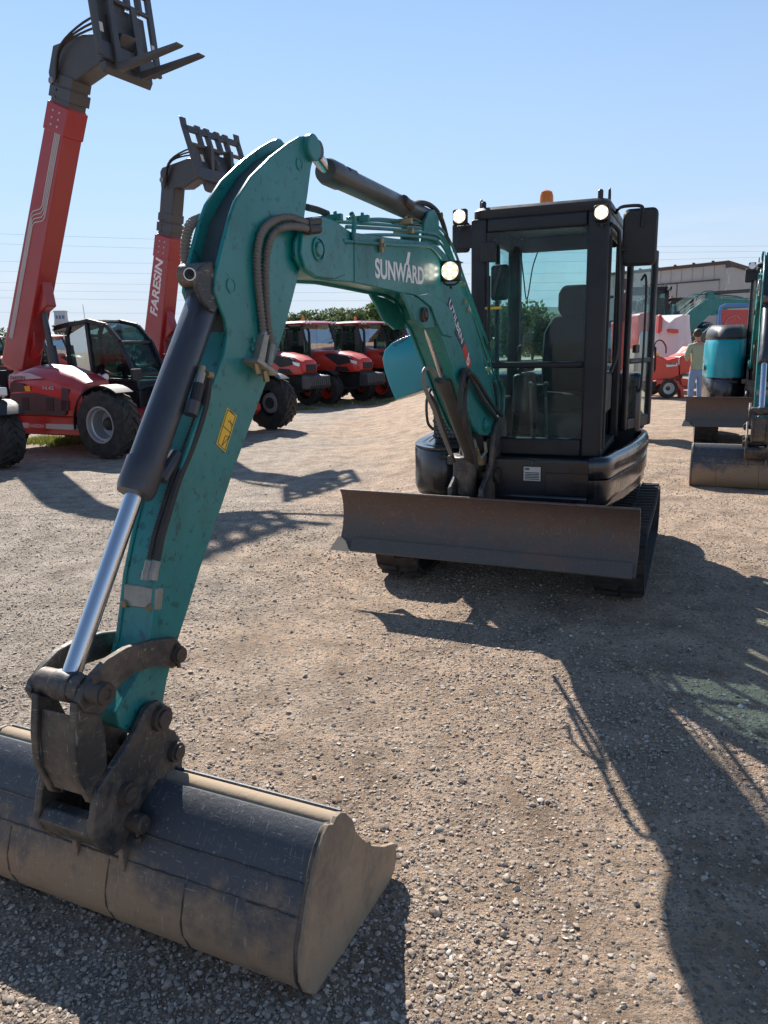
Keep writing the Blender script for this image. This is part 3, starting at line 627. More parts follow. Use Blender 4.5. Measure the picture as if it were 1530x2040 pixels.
    # front glass, upper & lower; side and rear glass
    def pane(nm,x0,x1,y0,y1,z0,z1,mat=GLASS):
        q=MB(); q.b2(x0,x1,y0,y1,z0,z1); return q.build(nm,mat,CAB)
    pane('windscreen',X0+.09,X1-.12,Y0+.022,Y0+.027,1.47,Z1-.14); pane('lower_windscreen',X0+.09,X1-.12,Y0+.022,Y0+.027,Z0+.10,1.44)
    pane('side_window',X0+.022,X0+.027,Y0+.06,Y1-.08,1.20,Z1-.15); pane('rear_window',X0+.08,X1-.05,Y1-.03,Y1-.025,1.28,Z1-.15)
    # floor, seat, consoles, levers
    q=MB(); q.b2(X0+.03,X1-.02,Y0+.06,Y1-.05,Z0-.02,Z0+.03); FL=q.build('cab_floor',PLAST,root)
    s=MB(); s.b2(-.02,.40,-.12,.20,1.10,1.24); ST=s.build('seat',SEATF,root,bevel=.04,seg=3)
    s=MB(); s.add([],[]); s.loft([[(.19+sx*wx,yy+sy*.045,z) for sx,sy in((-1,-1),(1,-1),(1,1),(-1,1))] for wx,yy,z in((.20,.18,1.18),(.225,.20,1.40),(.215,.22,1.66),(.15,.24,1.78))]); s.build('backrest',SEATF,ST,bevel=.035,seg=3)
    s=MB(); s.loft([[(.19+sx*wx,.235+sy*.04,z) for sx,sy in((-1,-1),(1,-1),(1,1),(-1,1))] for wx,z in((.09,1.76),(.12,1.82),(.12,1.93),(.09,1.99))]); s.build('headrest',SEATF,ST,bevel=.03,seg=3)
    s=MB(); s.b2(-.02,.40,-.05,.18,.92,1.10); s.build('seat_base',DGREY,ST,bevel=.01)
    for x in(-.10,.43):
        s=MB(); s.b2(x-.05,x+.05,-.28,.12,1.10,1.38); CN=s.build('console',PLAST,root,bevel=.03,seg=3)
        s=MB(); s.tube([(x,-.24,1.36),(x,-.27,1.46),(x,-.26,1.52)],.009); s.sphere((x,-.26,1.545),.024,10,(1,1,1.4)); s.build('joystick',PLAST,CN)
        s=MB(); s.b2(x-.035,x+.035,-.20,.10,1.39,1.42); s.build('armrest',PLAST,CN,bevel=.012)
    for x in(.02,.12):
        s=MB(); s.tube([(x,-.42,.92),(x,-.46,1.18),(x,-.48,1.30)],.009); s.sphere((x,-.48,1.32),.02,8); s.build('travel_lever',STEEL,FL)
        s=MB(); s.b2(x-.04,x+.04,-.52,-.40,.93,.945); s.build('pedal',GREYP,FL,bevel=.004)
    s=MB(); s.b2(-.225,-.11,-.62,-.58,1.86,2.08); s.build('interior_mirror',PLAST,CAB,bevel=.02,seg=3)
    s=MB(); s.tube(spline([(-.04,-.60,2.18),(-.02,-.58,2.0),(0,-.56,1.86),(.03,-.55,2.05),(.05,-.5,2.15)],6),.004); s.build('dangling_cable',PLAST,CAB)
    s=MB(); s.b2(-.245,-.15,Y0-.03,Y0+.0,2.08,2.2); W=s.build('wiper_motor',PLAST,CAB,bevel=.008)
    s=MB(); s.tube([(-.20,Y0-.02,2.13),(-.195,Y0-.015,1.80)],.007); s.b2(-.202,-.188,Y0-.008,Y0+.006,1.55,2.0); s.build('wiper_arm',PLAST,W)
    s=MB(); s.b2(-.225,-.12,Y0+.002,Y0+.010,1.80,1.815); s.build('window_sticker',YELL,CAB)
    for x,z in((.0,.935),(.20,.932)):
        s=MB(); s.b2(x-.05,x+.05,Y0+.10,Y0+.12,z,z+.012); s.b2(x-.045,x+.055,Y0+.10,Y0+.12,z+.018,z+.026); s.build('floor_vent',LIGHTG,FL)
    # reinforcing lower window plate and stickers
    s=MB(); s.tube(spline([(X0+.03,-.60,1.58),(X0+.03,-.60,1.62),(X0+.07,-.60,1.64),(X0+.07,-.60,1.84),(X0+.03,-.60,1.86)],4),.012); s.build('grab_handle',PLAST,CAB)
    # grab rail on the door post
    s=MB(); s.tube(spline([ps(1217,446,.52),ps(1229,457,.545),ps(1234,474,.56),ps(1233,560,.565),ps(1231,650,.565),ps(1228,706,.56),ps(1216,742,.53)],6),.0115); s.build('grab_rail',CABB,CAB)
    # sliding seal strips on the door post
    s=MB(); s.b2(X1,X1+.012,Y0+.04,Y0+.07,Z0+.05,Z1-.2); s.build('door_seal',PLAST,CAB)
    # door folded back
    hx,hy=.545,.34; ex,ey=.695,.92
    dv=Vector((ex-hx,ey-hy,0)); Ld=dv.length; dv.normalize(); nv=Vector((dv.y,-dv.x,0))
    M=Matrix.Identity(4); 
    for i in range(3): M[i][0]=dv[i]; M[i][1]=nv[i]; M[i][2]=(0,0,1)[i]
    M[0][3]=hx; M[1][3]=hy
    D=MB(); t=.022
    D.b2(0,.045,-t,t,.93,2.26); D.b2(Ld-.06,Ld,-t,t,.93,2.26); D.b2(.055,Ld-.07,-t,t,2.19,2.26); D.b2(.055,Ld-.07,-t,t,.93,1.02); D.b2(.055,Ld-.07,-t,t,1.42,1.46)
    DR=D.build('cab_door',CABB,root,bevel=.014,xf=M,seg=3)
    D=MB(); D.b2(.05,Ld-.06,-.003,.003,1.01,2.20); D.build('door_window',GLASSC,DR,xf=M)
    D=MB(); D.tube(spline([(.20,.02,1.25),(.20,.06,1.27),(.20,.06,2.0),(.20,.02,2.02)],5),.009); D.build('door_rail',CABB,DR,xf=M)
    D=MB(); D.b2(.08,.16,.02,.05,1.50,1.56); D.build('door_latch',PLAST,DR,xf=M,bevel=.006)
    # outer mirror, viewer's right
    mc=pf(1275,473,-.50); mw=.10; 
    s=MB(); 
    rings=[]
    for k,y in((.90,-.535),(1,-.52),(1,-.49),(.93,-.475)):
        ring=[]
        for sx,sz,a0 in((1,1,0),(-1,1,90),(-1,-1,180),(1,-1,270)):
            for tt in range(5):
                a=R(a0+tt*22.5); rr=.035
                ring.append((mc.x+k*(sx*(mw-rr)+rr*math.cos(a)),y,mc.z+k*(sz*(.165-rr)+rr*math.sin(a))))
        rings.append(ring)
    s.loft(rings); MR=s.build('door_mirror',PLAST,root,smooth=40)
    s=MB(); s.tube(spline([ps(1228,424,.52),pf(1232,416,-.58),pf(1245,411,-.545),pf(1275,410,-.54),pf(1281,420,-.54),pf(1278,452,-.54)],6),.010); s.tube(spline([ps(1234,520,.53),pf(1236,500,-.55),pf(1250,497,-.53),pf(1262,497,-.52)],4),.009); s.build('mirror_arm',PLAST,MR)
    # left mirror behind bracket
    mc=pf(918,474,-.70); s=MB(); s.b2(mc.x-.055,mc.x+.06,-.72,-.68,mc.z-.09,mc.z+.09); ML=s.build('side_mirror',PLAST,root,bevel=.03,seg=3)
    s=MB(); s.b2(mc.x-.02,X0+.02,-.735,-.72,mc.z-.07,mc.z+.07); s.build('mirror_bracket',CABB,ML,bevel=.01)
    # work lights
    def worklight(c,par=root,sz=.045,yaw=0,grid=3):
        s=MB(); s.b2(-sz,sz,-.0,.045,-sz,sz); M=Matrix.Translation(c)@Matrix.Rotation(yaw,4,'Z'); WL=s.build('work_light',PLAST,par,bevel=.012,xf=M,seg=3)
        for i in range(3):
            pass
        s=MB()
        k=sz*.62
        for dx,dz in[(0,0)]+[(k*math.cos(R(30+60*i)),k*math.sin(R(30+60*i))) for i in range(6)]:
            s.lathe((dx,-.001,dz),(0,-1,0),[(0,sz*.17),(.004,sz*.17),(.006,.0)],12)
        s.build('led_cluster',LEDM,WL,xf=M)
        s=MB(); s.lathe((0,-.0005,0),(0,-1,0),[(0,sz*.90),(.0015,sz*.88),(.0015,0)],24); s.build('lamp_lens',LEDW if openhood else LAMPL,WL,xf=M)
        s=MB(); s.tube([(-sz*.8,.02,-sz-.004),(-sz*.4,.02,-sz-.016),(sz*.4,.02,-sz-.016),(sz*.8,.02,-sz-.004)],.005); s.cyl((0,.02,-sz-.014),(0,.02,-sz-.035),.007,n=10); s.build('lamp_bracket',PLAST,WL,xf=M)
    worklight(pf(915,431,-.80)); worklight(pf(1198,423,-.815),sz=.044)
    worklight(ARMX@(pa(903,541,-.055)+Vector((0,-.05,0))),sz=.05,yaw=R(2))

    # ---- swing bracket and boom cylinder foot
    s=MB()
    s.cyl((-.24,-.98,.50),(-.24,-.98,.90),.075,n=24)
    s.b2(-.36,-.12,-.98,-.74,.56,.66); s.b2(-.36,-.12,-.98,-.74,.84,.90)
    for x in(AC-.115,AC+.085): s.prism([(-1.13,.60),(-.78,.60),(-.62,.90),(-.60,1.10),(-.72,1.16),(-.86,1.08),(-.94,.84),(-1.13,.72)],x,x+.03)
    SB=s.build('swing_bracket',STEEL,root,bevel=.01,xf=ARMX)
    s=MB(); s.b2(-.33,-.15,-.86,-.6,.60,.9); s.build('bracket_casting',DGREY,root,bevel=.02)
    s=MB(); p=pa(950,945,AC); s.cyl((AC-.13,p.y,p.z),(AC+.13,p.y,p.z),.03); s.lathe((AC+.13,p.y,p.z),(1,0,0),[(0,.045),(.015,.045),(.015,.03),(.02,0)],20); s.build('cylinder_pin',PIN,SB,xf=ARMX)

    # ---- boom
    hb=.085; NB=AC+hb
    body=[(600,455),(612,438),(640,431),(668,440),(700,462),(780,474),(850,482),(873,490),(890,508),(908,548),(930,600),(947,655),(962,710),(976,765),(986,805),(989,835),(984,856),(970,868),(955,866),(944,850),(930,815),(915,775),(902,735),(886,690),(874,655),(862,640),(858,615),(845,598),(826,588),(790,581),(745,571),(700,562),(660,560),(630,556),(604,540),(590,515),(589,480)]
    pl_=P2(body,NB)
    # box core
    b=MB(); b.prism(inset(pl_,.012),AC-hb+.012,NB-.012)
    BM=b.build('boom',TEAL,root,bevel=.006,xf=ARMX)
    for nm,x0,x1 in(('boom_side_plate',AC-hb,AC-hb+.014),('boom_side_plate',NB-.014,NB)):
        b=MB(); b.prism(pl_,x0,x1); b.build(nm,TEAL,BM,bevel=.004,xf=ARMX)
    # elbow fork cheeks and foot cheeks
    fork=[(597,462),(606,446),(622,437),(645,437),(664,455),(680,480),(690,520),(683,548),(660,557),(625,552),(603,535),(594,505)]
    for x0,x1 in((NB-.002,NB+.012),(AC-hb-.012,AC-hb+.002)):
        b=MB(); b.prism(P2(fork,NB),x0,x1); b.build('elbow_cheek',TEAL,BM,bevel=.004,xf=ARMX)
    brk=[(826,588),(856,612),(866,640),(880,668),(898,672),(905,650),(898,620),(878,598),(850,585)]
    for x0,x1 in((NB-.002,NB+.010),):
        b=MB(); b.prism(P2(brk,NB),x0,x1); b.build('cylinder_cheek',TEAL,BM,bevel=.004,xf=ARMX)
    # hooded cylinder bracket hanging below the bend on both sides
    hood=[(800,582),(832,592),(852,606),(862,632),(866,652),(846,655),(824,634),(812,606)]
    for x0,x1 in((AC-hb,AC-hb+.014),(NB-.014,NB)):
        b=MB(); b.prism(P2(hood,NB),x0,x1); b.build('bracket_plate',TEAL,BM,bevel=.003,xf=ARMX)
    for (u,v,r1,r2) in((628,497,.034,.022),(965,845,.034,.022),(842,627,.028,.017)):
        p=pa(u,v,NB)
        for sx in(1,-1): b=MB(); b.lathe((AC+sx*(hb-.005),p.y,p.z),(sx,0,0),[(0,r1*1.25),(.022,r1*1.25),(.024,r1*1.05),(.018,r1),(.018,r2*1.2),(.026,r2),(.028,0)],28); b.build('pivot_boss',TEAL if u!=842 else PIN,BM,xf=ARMX)
    p=pa(868,620,NB); b=MB(); b.lathe((NB,p.y,p.z),(1,0,0),[(0,.012),(.010,.012),(.012,.006),(.012,0)],14); b.build('bolt',TEAL,BM,xf=ARMX)
    # weld seam and doubler plate
    for us in(((705,462),(706,562)),):
        a_,b_=pa(*us[0],NB),pa(*us[1],NB); b=MB(); b.cyl((NB+.001,a_.y,a_.z),(NB+.001,b_.y,b_.z),.003,n=8); b.build('weld_seam',TEAL,BM,xf=ARMX)
    # boom top hinge lug for the arm cylinder
    lug=[(838,482),(842,440),(851,420),(861,418),(870,432),(872,490)]
    for x in(AC-.062,AC+.048):
        b=MB(); b.prism(P2(lug,AC+.05),x,x+.014); b.build('cylinder_lug',TEAL,BM,bevel=.003,xf=ARMX)
    p=pa(853,432,AC); b=MB(); b.cyl((AC-.075,p.y,p.z),(AC+.075,p.y,p.z),.017); b.build('lug_pin',PIN,BM,xf=ARMX)
    # steel pipes over the boom (near side and top)
    def pipe(pix,x,r,nm='hydraulic_pipe',mat=TEAL,par=BM,k=7):
        q=MB(); q.tube(spline([pa(u,v,x if not isinstance(x,list) else x[i]) for i,(u,v) in enumerate(pix)],k),r,n=8); return q.build(nm,mat,par,xf=ARMX)
    pipe([(700,432),(712,440),(760,437),(850,447),(872,452),(890,470),(908,506),(925,556),(945,610),(965,665),(982,712),(995,758)],AC+.03,.0075)
    pipe([(640,440),(690,443),(790,450),(855,458),(876,466),(892,488),(908,530),(930,590),(952,650),(972,710),(990,765)],AC+.05,.0075)
    pipe([(690,452),(780,457),(850,464),(874,472),(890,494),(904,535),(925,590),(945,650),(965,712),(983,765)],AC+.065,.0075)
    pipe([(684,470),(700,470),(780,468),(855,474),(874,482),(890,505),(905,550),(924,600),(940,655),(958,715),(978,772)],AC+.078,.007)
    pipe([(683,480),(706,482),(790,488),(850,490),(868,500),(882,520)],NB+.008,.007)
    pipe([(700,425),(706,440),(704,470),(706,484)],NB+.010,.010)
    for k in range(4): pipe([(700,436+k),(760,440),(850,452),(880,468),(905,520),(935,595),(962,668),(988,742)],AC-.07+k*.022,.007)
    for (u,v) in((668,436),(722,438),(809,443),(812,462)):
        p=pa(u,v,AC+.06); q=MB(); q.box((AC+.04,p.y,p.z+.004),(.10,.02,.026)); q.cyl((AC+.06,p.y,p.z),(AC+.06,p.y,p.z+.028),.008,n=6); q.build('pipe_clamp',ZINC if u>800 else TEAL,BM,bevel=.003,xf=ARMX)
    p=pa(758,489,NB+.008); q=MB(); q.box((NB+.012,p.y,p.z),(.016,.022,.055)); q.cyl((NB+.018,p.y,p.z),(NB+.03,p.y,p.z),.009,n=6); q.build('pipe_clamp',ZINC,BM,bevel=.002,xf=ARMX)
    for (u,v) in((920,602),(926,618),(969,735),(918,566)):
        p=pa(u,v,NB-.01); q=MB(); q.box((NB+.0,p.y,p.z),(.03,.022,.022)); q.build('pipe_clamp',ZINC,BM,bevel=.003,xf=ARMX)
    # lamp bracket on the boom
    p=pa(895,520,NB); q=MB(); q.box((NB+.03,p.y,p.z-.01),(.075,.05,.006)); q.build('lamp_shelf',TEAL,BM,xf=ARMX)
    # lettering SUNWARD
    def face_text(txt,bl,br,tl,x,nm,mat,par,bold=.012,shear=0,proud=.0015):
        o_,e_,t_=pa(*bl,x),pa(*br,x),pa(*tl,x); wv=(e_-o_); M=basis(Vector((x+proud,o_.y,o_.z)),wv,t_-o_)
        q=text_mb(txt,1.0,M@Matrix.Scale((t_-o_).length/.72,4,(0,1,0)),bold=bold,shear=shear,target_w=wv.length); return q.build(nm,mat,par,xf=ARMX,smooth=0)
    face_text('SUNWARD',(747,552),(844,566),(748,514),NB,'boom_lettering',WHITE,BM,bold=.03)
    q=MB(); q.prism(P2([(807,527),(813,528),(817,503),(812,502)],NB),NB+.001,NB+.002); q.build('logo_stroke',WHITE,BM,xf=ARMX)
    q=MB(); q.prism(P2([(896,591),(912,637),(926,683),(921,695),(902,656),(889,612)],NB),NB+.0005,NB+.0015); q.build('dealer_strip',NAVY,BM,xf=ARMX)
    q=MB(); q.prism(P2([(926,683),(939,725),(932,737),(921,695)],NB),NB+.0005,NB+.0015); q.build('dealer_strip_end',REDV,BM,xf=ARMX)
    face_text('UTILBEN',(893,606),(919,686),(898,600),NB,'strip_lettering',WHITE,BM,bold=.02,proud=.003)
    face_text('b',(928,722),(932,731),(936,720),NB,'strip_mark',WHITE,BM,bold=.03,proud=.003)

    # ---- hydraulic cylinders
    def ram(nm,b0,b1,r0,b2,r1,x,mat=CYLG,eye0=.05,eye1=.045,cap=True):
        p0,p1,p2=pa(*b0,x),pa(*b1,x),pa(*b2,x); q=MB()
        L=(p1-p0).length; dd=(p1-p0).normalized()
        q.lathe(p0,dd,[(0,0),(0,r0*.8),(.02,r0),(L-.10,r0),(L-.10,r0*1.10),(L-.02,r0*1.10),(L,r0*.98),(L,0)],32)
        ob=q.build(nm,mat,root,xf=ARMX,smooth=40)
        q=MB(); q.cyl(p1-dd*.02,p2,r1,n=24); q.build('piston_rod',CHROME,ob,xf=ARMX)
        for p,e in((p0,eye0),(p2,eye1)):
            if e:
                q=MB(); q.cyl((x-e*.95,p.y,p.z),(x+e*.95,p.y,p.z),e,n=24); q.build('rod_eye',mat if e==eye0 else STEEL,ob,bevel=.004,xf=ARMX)
        return ob
    ram('boom_cylinder',(951,942),(882,752),.047,(838,622),.021,AC,CYLW,.045,.036)
    AR=ram('arm_cylinder',(853,436),(648,340),.046,(622,300),.024,AC,CYLW,.036,.034)
    BC=ram('bucket_cylinder',(409,592),(268,985),.050,(134,1366),.0255,AC,CYLG,.045,.0)
    # ports and feed pipes on cylinders
    def fit(pix,x,r,mat,nm,par): q=MB(); q.tube([pa(u,v,x) for u,v in pix],r,n=10); return q.build(nm,mat,par,xf=ARMX)
    fit([(690,343),(705,350)],AC+.02,.022,CYLW,'port_block',AR); fit([(803,398),(818,412)],AC+.04,.024,PIN,'port_block',AR)
    pipe([(700,352),(740,372),(776,388),(806,392)],AC+.035,.008,'feed_pipe',CYLW,AR)
    pipe([(818,410),(838,404),(858,410),(876,430),(888,465),(896,510)],AC+.03,.013,'hydraulic_hose',HOSE,BM)
    pipe([(612,413),(632,418),(652,426)],AC+.02,.013,'hydraulic_hose',HOSE,BM)
    # bucket cylinder fittings
    fit([(402,742),(396,765)],AC+.062,.013,ALU,'hose_fitting',BC); fit([(397,765),(388,800)],AC+.062,.017,PLAST,'hose_fitting',BC)
    fit([(404,730),(400,744)],AC+.062,.010,ZINC,'elbow_fitting',BC)
    fit([(384,800),(378,826)],AC+.055,.024,CYLG,'port_block',BC); fit([(352,905),(320,955)],AC+.03,.020,CYLG,'port_pipe',BC)
    fit([(412,745),(422,748)],AC+.066,.010,ZINC,'elbow_fitting',BC)
    # boom cylinder hoses
    pipe([(868,748),(862,738),(850,733),(843,745),(845,765),(853,790),(866,820),(880,860),(898,905)],AC+.03,.011,'hydraulic_hose',RIBH,BM)
    pipe([(855,785),(868,805),(878,835),(892,880),(905,920)],AC-.03,.011,'hydraulic_hose',HOSE,BM)
    pipe([(858,775),(850,800),(852,840),(862,855)],AC-.06,.008,'hydraulic_hose',HOSE,BM)

    # ---- stick
    hs_=.062; NS=AC+hs_
    lower=[(457,437),(470,400),(500,352),(540,312),(575,285),(597,272),(612,270),(625,281),(630,293),(627,308),(620,335),(613,390),(607,430),(604,480),(600,520),(592,560),(582,600),(566,660),(548,715),(522,785),(500,845),(470,925),(438,1020),(400,1130),(372,1222),(356,1272),(345,1310),(334,1350),(325,1400),(312,1436),(290,1456),(262,1462),(238,1448),(232,1420),(248,1390),(280,1335),(296,1285),(303,1230),(312,1150),(328,1070),(345,1000),(362,930),(385,860),(412,790),(432,745),(447,705),(454,665),(449,635),(436,604),(427,578),(430,545),(442,495)]
    sp=P2(lower,NS)
    k_in=[i for i,(u,v) in enumerate(lower) if (v<600 and u<600 and i<5) or i>=len(lower)-5]
    core=list(sp)
    b=MB(); 
    cc=[(462,500),(476,440),(500,395),(528,350),(560,318),(590,300),(612,292),(618,335),(610,390),(604,430),(601,480),(597,520),(589,560),(579,600),(563,660),(545,715),(519,785),(497,845),(467,925),(435,1020),(397,1130),(369,1222),(353,1272),(342,1310),(331,1350),(322,1400),(309,1433),(288,1452),(264,1458),(242,1445),(236,1420),(252,1390),(283,1335),(299,1285),(306,1230),(315,1150),(331,1070),(348,1000),(365,930),(388,860),(415,790),(437,745),(455,700),(464,660),(462,630),(452,600),(450,570),(455,540)]
    b.prism(P2(cc,NS),AC-hs_+.006,NS-.006)
    STK=b.build('stick',TEAL,root,bevel=.005,xf=ARMX)
    for x0,x1 in((AC-hs_,AC-hs_+.013),(NS-.013,NS)):
        b=MB(); b.prism(sp,x0,x1); b.build('stick_side_plate',TEAL,STK,bevel=.0035,xf=ARMX)
    # doubler on the side around the elbow
    dbl=[(478,582),(484,560),(500,545),(540,550),(575,580),(560,640),(540,700),(520,735),(490,735),(478,715),(492,690),(505,640),(500,605)]
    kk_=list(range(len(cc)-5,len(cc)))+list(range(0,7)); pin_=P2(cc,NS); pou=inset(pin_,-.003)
    q=MB(); q.loft([[(AC-hs_+.014,*pin_[i]),(NS-.014,*pin_[i]),(NS-.014,*pou[i]),(AC-hs_+.014,*pou[i])] for i in kk_]); q.build('front_plate',paint('grimy shaded plate',(.022,.040,.043),.5,.6,(.09,.10,.095),coat=0,specks=.3),STK,xf=ARMX)  # grime darkens the channel; the stretch behind the cylinder is painted shade
    # rings (cover plugs) on the side
    for u,v,r_ in((460,569,.020),(596,327,.018)):
        p=pa(u,v,NS); q=MB(); q.lathe((NS,p.y,p.z),(1,0,0),[(0,r_*1.15),(.003,r_*1.15),(.003,r_*.95),(.001,r_*.93),(.001,0)],28); q.build('plug',TEAL,STK,xf=ARMX)
    p=pa(617,295,NS)
    for sx in(1,-1): q=MB(); q.lathe((AC+sx*(hs_-.002),p.y,p.z),(sx,0,0),[(0,.045),(.020,.045),(.024,.040),(.024,.0)],28); q.build('pin_boss',TEAL,STK,xf=ARMX)
    # round badge plate + bracket for the bucket cylinder head
    brk=[(366,585),(363,560),(372,535),(392,520),(415,522),(430,545),(436,575),(440,605),(425,625),(400,600),(380,590)]
    brn=[(392,575),(390,548),(398,530),(415,522),(430,545),(436,575),(440,605),(425,625),(402,600)]
    for x0,x1,bp_ in((AC-hs_+.0,AC-hs_+.014,P2(brk,AC-hs_)),(NS-.022,NS-.008,P2(brn,NS-.01))):
        q=MB(); q.prism(bp_,x0,x1); q.build('cylinder_bracket',STEEL,STK,bevel=.003,xf=ARMX)
    p=pa(393,548,AC); q=MB(); q.cyl((AC-.05,p.y+.0,p.z),(AC+.05,p.y,p.z),.035); q.build('bracket_tube',STEEL,STK,xf=ARMX)
    p=pa(393,548,AC+.05); n_=Vector((.35,-.93,-.0)).normalized(); q=MB(); q.lathe(p+Vector((0,-.034,0)),n_,[(0,.018),(.002,.018),(.002,0)],24); BD=q.build('round_badge',WHITE,STK,xf=ARMX)
    q=MB(); q.lathe(p+Vector((0,-.034,0))+n_*.0024,n_,[(0,.015),(.0006,.015),(.0006,.0125),(0,.0125)],24); q.tube([p+Vector((-.008,-.034,-.004))+n_*.003,p+Vector((-.002,-.034,.003))+n_*.003,p+Vector((.003,-.034,-.001))+n_*.003,p+Vector((.009,-.034,.004))+n_*.003],.0018,n=5); q.build('badge_ring',INK,BD,xf=ARMX)
    # ribbed hoses down the stick head
    def ribbed(pix,x,r,par,mat=RIBH):
        pts=resample(spline([pa(u,v,x if not isinstance(x,list) else x[i]) for i,(u,v) in enumerate(pix)],10),.0058)
        q=MB(); q.tube(pts,r*.74,n=10,ribs=1.45); return q.build('ribbed_hose',mat,par,xf=ARMX,smooth=60)
    ribbed([(622,448),(600,440),(575,433),(545,440),(523,460),(513,500),(514,560),(519,610),(525,668)],[NB+.02,NB+.02,NS+.03]+[NS+.014]*6,.0125,STK)
    ribbed([(622,458),(598,452),(570,452),(548,462),(536,485),(530,525),(530,580),(534,640),(541,690)],[NB+.03,NB+.025,NS+.035]+[NS+.014]*6,.0125,STK)
    ribbed([(400,436),(380,447),(371,475),(369,510),(372,530)],[AC-hs_-.02]*5,.016,STK)
    fit([(634,441),(610,444)],NB+.022,.017,PIN,'hose_fitting',STK); fit([(634,456),(612,458)],NB+.030,.017,PIN,'hose_fitting',STK)
    fit([(525,662),(517,712)],NS+.014,.013,ALU,'hose_fitting',STK); fit([(541,686),(534,728)],NS+.014,.013,ALU,'hose_fitting',STK)
    # bracket under the ribbed hoses
    q=MB(); q.prism(P2([(513,665),(523,668),(513,725),(502,712)],NS),NS,NS+.028); q.prism(P2([(500,712),(540,742),(536,748),(497,720)],NS+.03),NS,NS+.06); HB=q.build('hose_bracket',ALU,STK,bevel=.002,xf=ARMX)
    for u,v in((509,722),(527,738)):
        p=pa(u,v,NS+.035); q=MB(); q.cyl(p+Vector((0,0,.0)),p+Vector((0,.008,-.035)),.011,n=6); q.build('bracket_nut',ZINC,HB,xf=ARMX)
    for u,v in((503,678),(500,695)):
        p=pa(u,v,NS); q=MB(); q.cyl((NS,p.y,p.z),(NS+.008,p.y,p.z),.008,n=6); q.build('bracket_nut',TEAL,HB,xf=ARMX)
    # two hoses running down the front face, to the manifold block
    yo=.0
    hx1,hx2=AC+.010,AC+.044
    ribbed([(403,735),(408,760),(398,800),(385,845),(366,895),(345,950),(325,1010),(308,1065),(297,1115)],[AC+.052]*2+[AC+.044]*3+[AC+.038]*4,.0085,STK,HOSE)
    pipe([(416,755),(410,800),(396,850),(378,900),(357,950),(338,1010),(322,1065),(312,1115)],[AC+.058]*3+[AC+.056]*5,.0115,'hydraulic_hose',HOSE,STK)
    for (u,v,x) in((293,1138,AC+.034),(307,1138,AC+.056)):
        fit([(u+5,v-20),(u,v+2)],x,.0125,ALU,'hose_fitting',STK); fit([(u,v),(u-3,v+18)],x,.014,ALU,'hex_nut',STK)
    p=pa(283,1187,AC); q=MB(); q.box((AC+.004,p.y-.004,p.z),(.125,.030,.062),Matrix.Rotation(R(-14),3,'X')); MBk=q.build('manifold_block',ALU,STK,bevel=.004,xf=ARMX)
    for dx in(-.045,.045):
        q=MB(); q.cyl((AC+.004+dx,p.y-.020,p.z-.018),(AC+.004+dx,p.y-.034,p.z-.021),.010,n=12); q.build('block_bolt',ZINC,MBk,xf=ARMX)
    # warning sticker
    q=MB(); q.prism(P2([(452,812),(471,828),(448,901),(430,884)],NS),NS+.0006,NS+.0016); SK=q.build('warning_sticker',YELL,STK,xf=ARMX)
    q=MB()
    def ln(a,b,wd=.0022):
        p_,q_=pa(*a,NS),pa(*b,NS); q.box(((NS+.0020),(p_.y+q_.y)/2,(p_.z+q_.z)/2),(.0006,wd,(q_-p_).length),Matrix.Rotation(-math.atan2(q_.y-p_.y,q_.z-p_.z),3,'X'))
    for a,b in(((453,816),(468,829)),((468,829),(447,897)),((447,897),(433,883)),((433,883),(453,816)),((443,848),(459,863)),((448,868),(441,888)),((441,888),(456,870)),((448,868),(457,871)),((453,838),(463,846)),((458,836),(460,850)),((457,818),(466,826))): ln(a,b)
    q.build('sticker_print',INK,SK,xf=ARMX)

    # ---- bucket linkage
    XN=AC+.085
    near=[(352,1270),(362,1285),(365,1305),(358,1325),(345,1332),(325,1327),(300,1330),(268,1342),(240,1366),(222,1392),(212,1414),(195,1424),(170,1420),(158,1400),(165,1378),(185,1348),(215,1315),(255,1290),(300,1277)]
    q=MB(); q.prism(P2(near,XN),XN-.022,XN); q.prism(P2(near,XN),AC-.107,AC-.085); LK=q.build('bucket_link',STEEL,root,bevel=.004,xf=ARMX)
    p=pa(352,1303,XN); q=MB(); q.cyl((AC-.12,p.y,p.z),(XN+.012,p.y,p.z),.026); q.lathe((XN+.012,p.y,p.z),(1,0,0),[(0,.022),(.008,.022),(.008,.010),(.004,0)],20); q.cyl((XN+.004,p.y,p.z+.03),(XN+.004,p.y,p.z-.04),.006,n=8); q.build('link_pin',PIN,LK,xf=ARMX)
    p=pa(134,1366,AC); pc=p.copy()
    q=MB(); q.cyl((AC-.085,pc.y,pc.z),(AC+.063,pc.y,pc.z),.036,n=28); q.cyl((AC-.03,pc.y,pc.z),(AC+.03,pc.y,pc.z),.040,n=28); q.build('link_tube',STEEL,LK,bevel=.003,xf=ARMX)
    q=MB(); q.cyl((XN,pc.y,pc.z),(XN+.045,pc.y,pc.z),.030,n=24); q.lathe((XN+.045,pc.y,pc.z),(1,0,0),[(0,.027),(.006,.027),(.006,.014),(.002,.012),(.004,0)],24); q.cyl((XN+.02,pc.y,pc.z+.02),(XN+.02,pc.y,pc.z+.052),.012,n=8); q.build('link_pin',PIN,LK,xf=ARMX)
    # push link: two plates with a web, from tube down to the coupler
    pl1=P2([(112,1392),(160,1395),(178,1420),(184,1470),(180,1520),(162,1558),(176,1600),(150,1598),(108,1560),(84,1515),(86,1450),(94,1400)],AC)
    q=MB(); 
    a1=P2([(150,1400),(192,1410),(206,1440),(212,1500),(214,1560),(202,1602),(180,1600),(152,1545),(147,1480)],AC+.075); 
    q.prism(a1,AC+.055,AC+.077); q.prism(a1,AC-.077,AC-.055)
